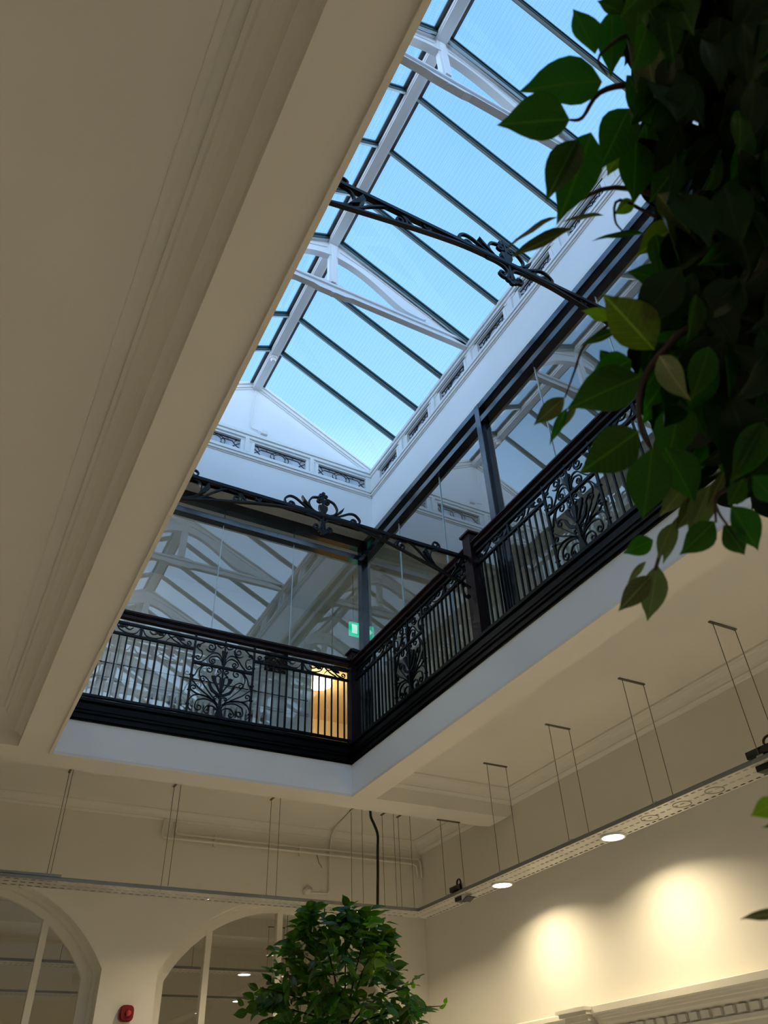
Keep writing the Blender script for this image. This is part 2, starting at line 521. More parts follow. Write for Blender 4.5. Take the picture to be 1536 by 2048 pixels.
# arched partition windows
for wi, c in enumerate(CENT):
    r = empty('window_%d' % (wi + 1), P(c, FY + .1, SILL), kind='structure')
    yg = FY + .095
    io = [(c - .505, SILL)] + [(x, z) for x, z in arc_pts(c, .505, .2045, .594)] + [(c + .505, SILL)]
    ii = [(c - .469, SILL)] + [(x, z) for x, z in arc_pts(c, .469, .2306, .544)] + [(c + .469, SILL)]
    im = [(c - .523, SILL)] + [(x, z) for x, z in arc_pts(c, .523, .19, .624)] + [(c + .523, SILL)]
    f = MB(); n = len(ii)
    for A_, B_, y0, y1 in ((ii, io, yg, yg + .02), (io, im, yg - .025, yg + .02)):
        vs = [(p[0], y0, p[1]) for p in A_] + [(p[0], y0, p[1]) for p in B_] + [(p[0], y1, p[1]) for p in A_] + [(p[0], y1, p[1]) for p in B_]
        fs = []
        for i in range(n - 1):
            fs += [(i, i + 1, n + i + 1, n + i), (2 * n + i, 3 * n + i, 3 * n + i + 1, 2 * n + i + 1), (i, 2 * n + i, 2 * n + i + 1, i + 1), (n + i, n + i + 1, 3 * n + i + 1, 3 * n + i)]
        f.add(vs, fs)
    part('window_frame', f, 'creamtrim', r)
    for dx in (-.305, 0, .305):
        zt = .2306 + math.sqrt(.544 ** 2 - dx ** 2) + .004
        part('mullion', B(c + dx - .012, c + dx + .012, yg - .004, yg + .03, SILL, zt), 'creamtrim', r)
    ap = arc_pts(c, .475, .2306, .549)
    g = MB().add([(c - .475, yg + .012, SILL)] + [(x, yg + .012, z) for x, z in ap] + [(c + .475, yg + .012, SILL)], [tuple(range(len(ap) + 2))])
    part('pane', g, 'windowpane', r)

# next room beyond the arches
struct('wall_beyond', B(LX - .1, RX + .9, 6.1, 6.2, FLZ, 1.2), 'wall')
struct('wall_beyond_left', B(LX - .2, LX - .1, FY + .12, 6.1, FLZ, 1.2), 'wall')
struct('wall_beyond_right', B(RX + .8, RX + .9, FY + .12, 6.1, FLZ, 1.2), 'wall')

struct('wall_beyond_near', MB().box(RX - .01, RX + .9, FY + .121, FY + .17, FLZ, 1.2).box(LX - .2, LX + .01, FY + .121, FY + .17, FLZ, 1.2), 'wall')
# gallery floor slab / ceiling with a real hole for the well; beams and crown mouldings are its children
ceil = struct('ceiling', MB()
              .box(LX - .1, WX0, NY, FY + .12, HC, GZ - .005).box(WX1, RX, NY, FY, HC, GZ - .005)
              .box(WX0, WX1, WY1, FY + .12, HC, GZ - .005).box(WX0, WX1, NY, WY0, HC, GZ - .005), 'ceiling')
part('beam', B(BX0, WX0, NY, WY1, 1.0, HC), 'ceiling', ceil)
part('beam', B(WX1, BX1, NY, WY1, 1.0, HC), 'ceiling', ceil)
mb = B(LX, 1.955, WY1, BY1, 1.0, HC)
part('beam', mb, 'ceiling', ceil)
# rounded end of the cross beam where it dies into the right wall
mb = MB().prism([(1.955, 1.0), (2.0, 1.004), (2.018, 1.018), (RX, 1.04), (RX, HC), (1.955, HC)], 'y', WY1, BY1)
part('beam_end', mb, 'ceiling', ceil)
part('beam', B(WX0, WX1, WY0 - .1, WY0, 1.0, HC), 'ceiling', ceil)
struct('ceiling_beyond', B(LX - .2, RX + .9, FY + .12, 6.2, HC, HC + .05), 'ceiling')
for y in (4.2, 5.1):
    part('beam', B(LX - .1, RX + .8, y, y + .1, 1.0, HC), 'ceiling', ceil)

CROWN = [(0, 0), (.052, 0), (.052, -.006), (.047, -.008), (.044, -.012), (.036, -.016), (.028, -.022), (.022, -.030), (.018, -.038), (.018, -.043), (.010, -.046), (.006, -.050), (0, -.052)]
def crown(axis, wall, sgn, a, b, z=HC, k=1.0):
    mb = MB().prism([(wall + sgn * d * k, z + e_ * k) for d, e_ in CROWN], axis, a, b)
    return part('crown_moulding', mb, 'ceiling', ceil)
crown('y', RX, -1, NY, WY1)
crown('y', RX, -1, BY1, FY)
crown('y', BX0, -1, NY, WY1, k=1.35)
part('fillet', MB().box(.022, .034, NY, WY1 - .05, HC - .0022, HC), 'ceiling', ceil)
crown('y', BX1, 1, NY, WY1, k=.95)
crown('x', WY1, -1, BX1, RX, k=1.0)
part('cove', MB().prism([(WY1, HC)] + [(WY1 - .07 + .07 * sin(pi / 2 * i / 8), HC - .07 + .07 * cos(pi / 2 * i / 8)) for i in range(9)], 'x', LX, BX0), 'ceiling', ceil)
crown('x', FY, -1, LX, RX, k=.7)
crown('x', BY1, 1, LX, RX, k=.6)

# bead round the lower edge of the well
bead = MB()
PR = [(0, 0.0), (.011, 0.0), (.011, .006), (.006, .010), (0, .010)]
struct('trim_1', MB().box(WX0 - .007, WX0 + .002, WY0, WY1 + .007, .992, 1.002).box(WX1 - .002, WX1 + .009, WY0, WY1 + .007, .992, 1.002)
       .box(WX0, WX1, WY1 - .002, WY1 + .007, .992, 1.002).box(WX0, WX1, WY0 - .007, WY0, .992, 1.002), 'creamtrim')

# white fascia round the well
FT = 1.118
struct('wall_well', MB().box(WX1 - .0015, WX1 + .03, WY0 - .03, WY1 + .03, 1.002, FT).box(WX0 - .03, WX0 + .0015, WY0 - .03, WY1 + .03, 1.002, FT)
       .box(WX0, WX1, WY1 - .0015, WY1 + .03, 1.002, FT).box(WX0, WX1, WY0 - .03, WY0 + .0015, 1.002, FT), 'plaster')

# black moulded cornice that carries the balustrade
steps = [(1.113, 1.120, .004), (1.120, 1.128, .010), (1.128, 1.140, .007), (1.140, 1.150, .013), (1.150, 1.170, .017), (1.170, 1.178, .012), (1.178, 1.189, .022)]
mb = MB()
for z0, z1, p in steps:
    mb.box(WX1 - p, WX1 + .05, WY0, WY1 + .05, z0, z1)
    mb.box(WX0 - .05, WX0 + p, WY0, WY1 + .05, z0, z1)
    mb.box(WX0 - .05, WX1 + .05, WY1 - p, WY1 + .05, z0, z1)
struct('trim_2', mb, 'cornice')

# ------------------------------------------------------------------ gallery behind the glass
struct('floor_gallery', MB().box(WX1 + .05, RX, NY, FY, GZ - .005, GZ + .004).box(-.9, WX0 - .05, NY, FY, GZ - .005, GZ + .004)
       .box(WX0 - .05, WX1 + .05, WY1 + .05, FY, GZ - .005, GZ + .004), 'galleryfloor')
DX0, DX1, DZ = 1.438, 1.70, 1.96
struct('wall_gallery_far', MB().box(-1.0, DX0, FY, FY + .05, GZ, GC).box(DX1, RX, FY, FY + .05, GZ, GC).box(DX0, DX1, FY, FY + .05, DZ, GC), 'gallerywall')
struct('wall_gallery_left', B(-1.0, -.95, NY, FY, GZ, GC), 'gallerywall')
struct('ceiling_gallery', MB().box(LW1 + .02, RX, NY, FY + .05, GC, GC + .04).box(-1.0, LW0 - .02, NY, FY + .05, GC, GC + .04)
       .box(LW0 - .02, LW1 + .02, LY1 + .02, FY + .05, GC, GC + .04).box(LW0 - .02, LW1 + .02, NY, LY0 - .02, GC, GC + .04), 'gallerywall')
# the ochre room through the doorway
r = empty('door_1', P((DX0 + DX1) / 2, FY, GZ), kind='structure')
part('architrave', MB().box(DX0 - .012, DX0, FY - .006, FY + .05, GZ, DZ + .012).box(DX1, DX1 + .012, FY - .006, FY + .05, GZ, DZ + .012).box(DX0, DX1, FY - .006, FY + .05, DZ, DZ + .012), 'gallerywall', r)
struct('wall_ochre_room', MB().box(1.30, 2.2, 4.25, 4.3, GZ, 2.12).box(1.26, 1.30, FY + .05, 4.3, GZ, 2.12).box(2.2, 2.24, FY + .05, 4.3, GZ, 2.12).box(1.26, 2.24, FY + .05, 4.3, 2.08, 2.12).box(1.26, 2.24, FY + .05, 4.3, GZ - .02, GZ), 'ochre')
# dado rail and pipe on the gallery's far wall
part_r = struct('trim_3', MB().box(-.95, DX0 - .012, FY - .010, FY, 1.655, 1.672).box(-.95, DX0 - .012, FY - .006, FY, 1.645, 1.655), 'gallerywall')
top('wall_conduit', MB().tube([(-.9, FY - .012, 1.722), (DX0 - .02, FY - .012, 1.722)], .003, 6), 'iron',
    label='thin dark conduit along the gallery wall above the radiator, behind the glass', cat='conduit')

# ------------------------------------------------------------------ glazed screens round the gallery
SILLZ = 1.189
def screen_far():
    r = empty('window_4', P(.75, 2.68, SILLZ), kind='structure')
    y0, y1, yg = 2.665, 2.700, 2.688
    part('head', B(LW0, 1.385, y0, y1, 2.212, 2.26), 'steel', r)
    part('transom', B(LW0, 1.385, y0, y1, 2.138, 2.165), 'steel', r)
    part('bottom_rail', B(LW0, 1.385, y0 + .01, y1, GZ, SILLZ + .004), 'steel', r)
    part('corner_post', B(1.385, 1.418, y0, y1 + .004, GZ, 2.26), 'steel', r)
    xs = [.124, .377, .712, 1.048, 1.385]
    for a, b in zip(xs, xs[1:]):
        part('pane', MB().add([(a, yg, SILLZ), (b, yg, SILLZ), (b, yg, 2.14), (a, yg, 2.14)], [(0, 1, 2, 3)]), 'glasspane', r)
        part('upper_pane', MB().add([(a, yg, 2.163), (b, yg, 2.163), (b, yg, 2.214), (a, yg, 2.214)], [(0, 1, 2, 3)]), 'glasspane', r)
    for x in xs[1:-1]:
        part('seal', B(x - .0013, x + .0013, yg - .003, yg + .003, SILLZ, 2.14), 'seam', r)
        part('seal', B(x - .001, x + .001, yg - .003, yg + .003, 2.165, 2.212), 'came', r)
screen_far()
def screen_right():
    r = empty('window_5', P(1.4, 1.0, SILLZ), kind='structure')
    x0, x1, xg = 1.385, 1.420, 1.408
    ys = [2.665, 2.338, 1.991, 1.665, 1.330, .995, .665, .33, .0, -.335, -.67, -1.03]
    part('head', B(x0, x1, LY0, 2.665, 2.212, 2.240), 'steel', r)
    part('transom', B(x0, x1, LY0, 2.665, 2.138, 2.165), 'steel', r)
    part('bottom_rail', B(x0 + .01, x1, LY0, 2.665, GZ, SILLZ + .004), 'steel', r)
    for y in (1.658, .66, -.34):
        part('post', MB().box(x0 - .0012, x1, y - .014, y + .014, GZ, 2.24).box(x0 + .012, x1, y - .024, y + .024, GZ, 2.14), 'steel', r)
    for b, a in zip(ys, ys[1:]):
        part('pane', MB().add([(xg, a, SILLZ), (xg, b, SILLZ), (xg, b, 2.14), (xg, a, 2.14)], [(0, 1, 2, 3)]), 'glassright', r)
        part('upper_pane', MB().add([(xg, a, 2.163), (xg, b, 2.163), (xg, b, 2.214), (xg, a, 2.214)], [(0, 1, 2, 3)]), 'glassright', r)
    for y in ys[1:-1]:
        if abs(y - 1.665) > .02 and abs(y - .665) > .02:
            part('seal', B(xg - .003, xg + .003, y - .0013, y + .0013, SILLZ, 2.14), 'seam', r)
screen_right()
r = empty('window_6', P(.1, 1.0, SILLZ), kind='structure')
part('head', B(.096, .131, LY0, 2.665, 2.212, 2.26), 'steel', r)
part('transom', B(.096, .131, LY0, 2.665, 2.138, 2.165), 'steel', r)
part('pane', MB().add([(.108, LY0, SILLZ), (.108, 2.665, SILLZ), (.108, 2.665, 2.21), (.108, LY0, 2.21)], [(0, 1, 2, 3)]), 'glasspane', r)
struct('wall_gallery_near', B(WX0 - .1, WX1 + .13, WY0 - .06, WY0 - .03, GZ, GC), 'gallerywall')

# ------------------------------------------------------------------ lantern walls, leaded windows, skylight
Z_F, Z_S, Z_G0, Z_G1, Z_T = GC, 2.445, 2.490, 2.558, 2.622
struct('wall_lantern', MB()
       .box(LW1, LW1 + .05, LY0, LY1 + .05, Z_F, Z_G0 - .004).box(LW0 - .05, LW0, LY0, LY1 + .05, Z_F, Z_G0 - .004)
       .box(LW0, LW1, LY1, LY1 + .05, Z_F, Z_G0 - .004).box(LW0, LW1, LY0 - .05, LY0, Z_F, Z_G0 - .004)
       .prism([(LW0 - .03, 2.60), (LW1 + .03, 2.60), (LW1 + .03, 2.63), (CX, 2.95), (LW0 - .03, 2.63)], 'y', LY1, LY1 + .05)
       .prism([(LW0 - .03, 2.49), (LW1 + .03, 2.49), (LW1 + .03, 2.63), (CX, 2.95), (LW0 - .03, 2.63)], 'y', LY0 - .05, LY0), 'plaster')
# trims: bottom edge bead, sill courses, window head courses, gable rakes
mb = MB()
mb.box(LW1 - .004, LW1 + .02, LY0, LY1 + .004, 2.238, 2.262).box(LW0 - .02, LW0 + .004, LY0, LY1, 2.238, 2.262).box(LW0, LW1, LY1 - .004, LY1 + .012, 2.253, 2.262)
struct('trim_4', mb, 'trim')
mb = MB()
for z0, z1, p in ((2.445, 2.452, .004), (2.452, 2.462, .010), (2.462, 2.468, .007), (2.468, 2.481, .013), (2.481, 2.489, .009)):
    mb.box(LW1 - p, LW1 + .02, LY0, LY1, z0, z1).box(LW0 - .02, LW0 + p, LY0, LY1, z0, z1)
    mb.box(LW0, LW1, LY1 - p, LY1 + .02, z0, z1)
struct('trim_5', mb, 'trim')
mb = MB()
for z0, z1, p in ((2.563, 2.578, .002), (2.578, 2.590, .008), (2.590, 2.598, .005), (2.598, 2.614, .012), (2.614, 2.622, .007)):
    mb.box(LW1 - p, LW1 + .03, LY0, LY1, z0, z1).box(LW0 - .03, LW0 + p, LY0, LY1, z0, z1)
    mb.box(LW0, LW1, LY1 - p, LY1 + .02, z0 - .004, z1 - .004)
struct('trim_6', mb, 'trim')
# gable rake boards
sl = (RIDGE - EAVE - .004) / (LW1 - CX)
def rake(x, dz):
    return (x, EAVE + .018 + (LW1 - abs(x - CX) - CX) * sl + dz)
mb = MB()
for d0, d1, p in ((-.048, -.036, .004), (-.036, -.016, .009), (-.016, 0.0, .014)):
    for sg in (1, -1):
        xe = CX + sg * (LW1 - CX); xr_ = CX + sg * .01
        def rk(x, dz): return (x, EAVE + (LW1 - CX - abs(x - CX)) * sl + dz)
        mb.prism([rk(xe, d0 + .012), rk(xr_, d0 + .012), rk(xr_, d1 + .012), rk(xe, d1 + .012)], 'y', LY1 - p, LY1 + .01)
struct('trim_7', mb, 'trim')

# leaded windows: window_10 ... along the three visible sides
def leading(w, h):
    """came pattern for a pane w wide and h high, centred on 0"""
    mb = MB(); t = .0022
    def rb(pts, n=5): mb.ribbon(spline(pts, n), t, -.002, .002)
    def ell(cx, rx, rz, a0=0, a1=2 * pi, n=16):
        mb.ribbon([(cx + rx * cos(a0 + (a1 - a0) * i / n), rz * sin(a0 + (a1 - a0) * i / n)) for i in range(n + 1)], t, -.002, .002)
    ell(0, h * .42, h * .36)
    ell(0, h * .68, h * .46, pi * .62, pi * 1.38, 8)
    ell(0, h * .68, h * .46, -pi * .38, pi * .38, 8)
    for s in (1, -1):
        e_ = w / 2
        x1 = h * .42; x2 = e_ - h * .42
        mb.ribbon([(s * x1, h * .17), (s * (x1 + .012), h * .27), (s * (x2 - .008), h * .27), (s * x2, h * .12), (s * (x2 + h * .12), 0), (s * x2, -h * .12), (s * (x2 - .008), -h * .27), (s * (x1 + .012), -h * .27), (s * x1, -h * .17)], t, -.002, .002)
        mb.ribbon([(s * (x2 + h * .12), 0), (s * (e_ - h * .06), h * .2), (s * e_, h * .2)], t, -.002, .002)
        mb.ribbon([(s * (x2 + h * .12), 0), (s * (e_ - h * .06), -h * .2), (s * e_, -h * .2)], t, -.002, .002)
        mb.ribbon([(s * x2, h * .12), (s * (x2 + .006), h * .36), (s * (x2 + .016), h * .5)], t, -.002, .002)
        mb.ribbon([(s * x2, -h * .12), (s * (x2 + .006), -h * .36), (s * (x2 + .016), -h * .5)], t, -.002, .002)
        mb.ribbon([(s * (x1 + x2) / 2, h * .27), (s * (x1 + x2) / 2, h * .5)], t, -.002, .002)
        mb.ribbon([(s * (x1 + x2) / 2, -h * .27), (s * (x1 + x2) / 2, -h * .5)], t, -.002, .002)
    for xx in (0,):
        mb.ribbon([(xx, h * .36), (xx, h * .5)], t, -.002, .002)
        mb.ribbon([(xx, -h * .36), (xx, -h * .5)], t, -.002, .002)
    mb.ribbon([(-w / 2, h * .485), (w / 2, h * .485)], t, -.002, .002)
    mb.ribbon([(-w / 2, -h * .485), (w / 2, -h * .485)], t, -.002, .002)
    return mb
wn = [6]
HH = Z_G1 - Z_G0
def leaded(loc, w, rz):
    """root's own +Y points out through the window"""
    wn[0] += 1
    r = empty('window_%d' % wn[0], loc, rz, kind='structure')
    fr = MB()
    for a, b, c_, d in ((-w / 2 - .016, w / 2 + .016, HH + .001, HH + .014), (-w / 2 - .016, w / 2 + .016, -.006, .002), (-w / 2 - .016, -w / 2, 0, HH), (w / 2, w / 2 + .016, 0, HH)):
        fr.box(a, b, -.002, .022, c_, d)
    lpart('window_frame', fr, 'trim', r)
    lpart('pane', MB().box(-w / 2 - .002, w / 2 + .002, .014, .018, 0, HH), 'leadglass', r)
    key = round(w, 3)
    if key not in LEADS:
        LEADS[key] = leading(w, HH).swap(lambda x, y, z: (x, y + .0125, z + HH / 2)).mesh('leading', 'came')
    link('leading', LEADS[key], r)
    return r
LEADS = {}
fx = [(-.0 + .190, .412), (.475, .711), (.775, 1.041), (1.101, 1.361)]
fx = [(.155, .415), (.475, .741 - .03), (.775, 1.041), (1.101, 1.361)]
for a, b in fx:
    leaded(P((a + b) / 2, LY1, Z_G0), b - a - .004, 0)
ym = [2.2405, 1.9480, 1.6480, 1.3570, 1.0580, .7640, .4690, .1740, -.121, -.416, -.711]
ye = [2.530] + ym
for i in range(len(ye) - 1):
    hi = ye[i] - (.052 if i == 0 else .037); lo = ye[i + 1] + .037
    leaded(P(LW1, (hi + lo) / 2, Z_G0), hi - lo - .03, -pi / 2)
    leaded(P(LW0, (hi + lo) / 2, Z_G0), hi - lo - .03, pi / 2)
# posts between the windows (white pilaster strips)
mb = MB()
for x in (.443, .743, 1.071):
    mb.box(x - .030, x + .030, LY1 + .0, LY1 + .03, Z_G0 - .004, 2.572).box(x - .014, x + .004, LY1 - .010, LY1 + .03, Z_G0 - .004, 2.572)
mb.box(LW1 - .032, LW1, LY1 - .004, LY1 + .03, Z_G0 - .004, 2.572)
for y in ym:
    for xw, sg in ((LW1, 1), (LW0, -1)):
        mb.box(xw, xw + sg * .03, y - .036, y + .036, Z_G0 - .004, 2.566).box(xw - sg * .009, xw + sg * .03, y - .012, y + .012, Z_G0 - .004, 2.566)
for xw, sg in ((LW1, 1), (LW0, -1)):
    mb.box(xw - sg * .004, xw + sg * .03, LY1 - .080, LY1, Z_G0 - .004, 2.566)
    mb.box(xw + sg * .024, xw + sg * .03, LY0, LY1, Z_G0 - .01, 2.60)
mb.box(LW0, LW1, LY1 + .024, LY1 + .03, Z_G0 - .01, 2.60)
struct('trim_8', mb, 'trim')

# skylight
sk = empty('window_40', P(CX, .8, EAVE), kind='structure')
bars = [2.300 - .2185 * k for k in range(15)]
edges = [LY1] + bars + [LY0]
GX = LW1 + .012
def slope_pt(t, sg, dz=0.0):
    """t 0 at the eave, 1 at the ridge"""
    return (CX + sg * (GX - CX) * (1 - t), EAVE + (RIDGE - EAVE) * t + dz)
for sg in (1, -1):
    e0, e1 = slope_pt(0, sg), slope_pt(1, sg)
    for k, y in enumerate(bars):
        a0, a1 = slope_pt(.012, sg), slope_pt(.965, sg)
        def bp(p, h): return (p[0], p[1] + h)
        part('glazing_bar', MB().prism([bp(a0, -.023), bp(a1, -.023), bp(a1, .001), bp(a0, .001)], 'y', y - .0055, y + .0055)
             .prism([bp(a0, -.004), bp(a1, -.004), bp(a1, .006), bp(a0, .006)], 'y', y - .009, y + .009), 'bar', sk)
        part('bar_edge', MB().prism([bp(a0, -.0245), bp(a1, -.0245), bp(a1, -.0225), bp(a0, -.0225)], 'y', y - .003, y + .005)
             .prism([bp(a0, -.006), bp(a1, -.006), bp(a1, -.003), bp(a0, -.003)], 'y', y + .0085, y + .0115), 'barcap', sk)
    for y1, y0 in zip(edges, edges[1:]):
        part('pane', MB().add([(e0[0], y0, e0[1] + .003), (e0[0], y1, e0[1] + .003), (e1[0], y1, e1[1] + .003), (e1[0], y0, e1[1] + .003)], [(0, 1, 2, 3)]), 'roofpane', sk)
    # dark flashing strips by the ridge
    f0, f1 = slope_pt(.94, sg), slope_pt(1.0, sg)
    part('flashing', MB().prism([(f0[0], f0[1] - .004), (f1[0], f1[1] - .004), (f1[0], f1[1] + .008), (f0[0], f0[1] + .008)], 'y', LY0, LY1), 'lead', sk)
    part('eave_capping', MB().prism([(e0[0] - sg * .012, e0[1] - .003), (e0[0] + sg * .04, e0[1] - .003), (e0[0] + sg * .04, e0[1] + .008), (e0[0] - sg * .006, e0[1] + .008)], 'y', LY0, LY1), 'trim', sk)
part('ridge_beam', MB().box(CX - .018, CX + .018, LY0, LY1, 2.918, 2.962).box(CX - .023, CX - .012, LY0, LY1, 2.925, 2.965).box(CX + .012, CX + .023, LY0, LY1, 2.925, 2.965), 'truss', sk)

def truss(y, label):
    r = empty('roof_truss', P(CX, y, 2.60), label=label, cat='truss', group='white roof trusses under the skylight')
    d = .012
    # tie bar with a flat flange and swollen middle
    tie = MB().prism([(LW0 - .006, 2.592), (CX - .085, 2.592), (CX - .055, 2.583), (CX + .055, 2.583), (CX + .085, 2.592), (LW1 + .006, 2.592),
                      (LW1 + .006, 2.598), (LW0 - .006, 2.598)], 'y', y - d, y + d)
    tie.box(LW0 - .006, LW1 + .006, y - .005, y + .005, 2.598, 2.632)
    tie.box(LW0 - .006, LW1 + .006, y - .012, y + .012, 2.626, 2.638)
    tie.prism([(CX - .10, 2.632), (CX - .04, 2.652), (CX + .04, 2.652), (CX + .10, 2.632)], 'y', y - .008, y + .008)
    part('tie_beam', tie, 'truss', r)
    part('king_post', MB().box(CX - .019, CX + .019, y - .010, y + .010, 2.645, 2.93).box(CX - .010, CX + .010, y - .016, y + .016, 2.645, 2.90), 'truss', r)
    part('boss_bolt', MB().disc((CX, y), .008, 2.577, 2.584, 6).ring((CX, y), .012, .003, 2.580, 2.584, 12), 'whiteplastic', r)
    for sg in (1, -1):
        def X(dx): return CX + sg * dx
        up = [(.012, 2.945), (.60, 2.640 + .013), (.634, 2.634)]
        low = spline([(.64, 2.606), (.44, 2.650), (.425, 2.655), (.40, 2.654), (.33, 2.664), (.27, 2.700), (.215, 2.742), (.15, 2.785), (.08, 2.818), (.012, 2.832)], 4)
        poly = [(X(a), b) for a, b in up] + [(X(a), b) for a, b in low]
        web = MB().prism(poly, 'y', y - .005, y + .005)
        # flange under the web and flange under the glass
        web.ribbon([(X(a), b) for a, b in low[6:]], .006, y - .013, y + .013)
        web.ribbon([(X(.012), 2.940), (X(.634), 2.632)], .008, y - .014, y + .014)
        web.ribbon(spline([(X(.03), 2.885), (X(.16), 2.838), (X(.26), 2.790), (X(.34), 2.748), (X(.46), 2.690)], 4), .005, y - .009, y + .009)
        part('rafter', web, 'truss', r)
    return r
truss(1.66, 'white iron roof truss nearest the gable, king post hanging from the ridge')
truss(.795, 'white iron roof truss at the top of the photo, partly behind the leaves')
truss(-.08, 'white iron roof truss overhead, nearest the viewer')

# smoke detector on the ridge, conduit and junction box on the gable
r = empty('smoke_detector', P(CX, 2.325, 2.90), label='round white smoke detector under the skylight ridge beam', cat='smoke detector')
bo = part('base', MB().disc((CX, 2.325), .018, 2.906, 2.918, 20), 'whiteplastic', r)
part('sensor_head', MB().disc((CX, 2.325), .009, 2.892, 2.906, 16, .014), 'whiteplastic', bo)
r = empty('gable_conduit', P(.74, LY1, 2.66), label='thin white conduit running down the gable wall to a junction box', cat='conduit')
part('pipe', MB().tube([(CX, LY1 - .006, 2.93), (.752, LY1 - .005, 2.84), (.748, LY1 - .005, 2.74), (.748, LY1 - .005, 2.655), (.752, LY1 - .005, 2.647), (.785, LY1 - .005, 2.643)], .0022, 6), 'whiteplastic', r)
part('junction_box', B(.800, .832, LY1 - .014, LY1, 2.628, 2.652), 'whiteplastic', r)

# ------------------------------------------------------------------ iron balustrade
def P2(l, k=.001): return [(a * k, b * k) for a, b in l]
def panel_curves(w):
    """right half of the urn and scroll panel; half width w, heights above the bottom rail"""
    k = w / .118
    C = []
    def cv(pts, cr=None, tn=1, turns=1.1, n=5):
        p = spline(P2(pts), n)
        if cr: p = curl(p, cr * .001, tn, turns)
        C.append([(x * k, z) for x, z in p])
    cv([(4, 28), (20, 62), (46, 91), (75, 125), (89, 160), (80, 186), (62, 195)], 17, 1, 1.25)
    cv([(80, 193), (98, 168), (104, 147), (114, 144)])
    cv([(117, 128), (104, 118), (83, 98), (45, 74), (16, 49), (5, 24)])
    cv([(117, 146), (110, 138), (117, 128)])
    cv([(2, 80), (19, 91), (39, 107), (48, 131), (62, 145)], 15, -1, 1.2)
    cv([(6, 46), (24, 60), (50, 70), (85, 74), (107, 84)], 13, 1, 1.2)
    cv([(4, 34), (23, 52), (55, 60), (84, 50), (91, 30)], 15, -1, 1.2)
    cv([(4, 18), (22, 36), (44, 36), (54, 23)], 12, -1, 1.2)
    cv([(14, 52), (40, 66), (72, 73), (100, 66), (115, 44), (114, 20), (104, 6)])
    cv([(2, 70), (10, 76), (16, 78)], 7, -1, .9)
    cv([(2, 146), (12, 160), (22, 160), (10, 172)], 10, -1, 1.1)
    # upper field
    cv([(4, 212), (10, 236), (24, 253), (44, 252), (60, 236), (74, 218), (92, 204), (116, 206)])
    cv([(5, 208), (12, 228), (28, 240), (46, 236)], 17, -1, 1.6)
    cv([(116, 258), (106, 268), (90, 284), (72, 296), (56, 296)], 19, 1, 1.35)
    cv([(36, 280), (42, 262), (58, 254), (74, 262)])
    cv([(100, 254), (90, 250), (86, 235), (90, 220)], 11, 1, 1.1)
    cv([(100, 254), (108, 262)], 9, 1, 1.0)
    cv([(4, 288), (14, 280), (26, 284)], 9, 1, 1.0)
    return C

def solid(mb, poly, y0, y1):
    mb.prism(poly, 'y', y0, y1)

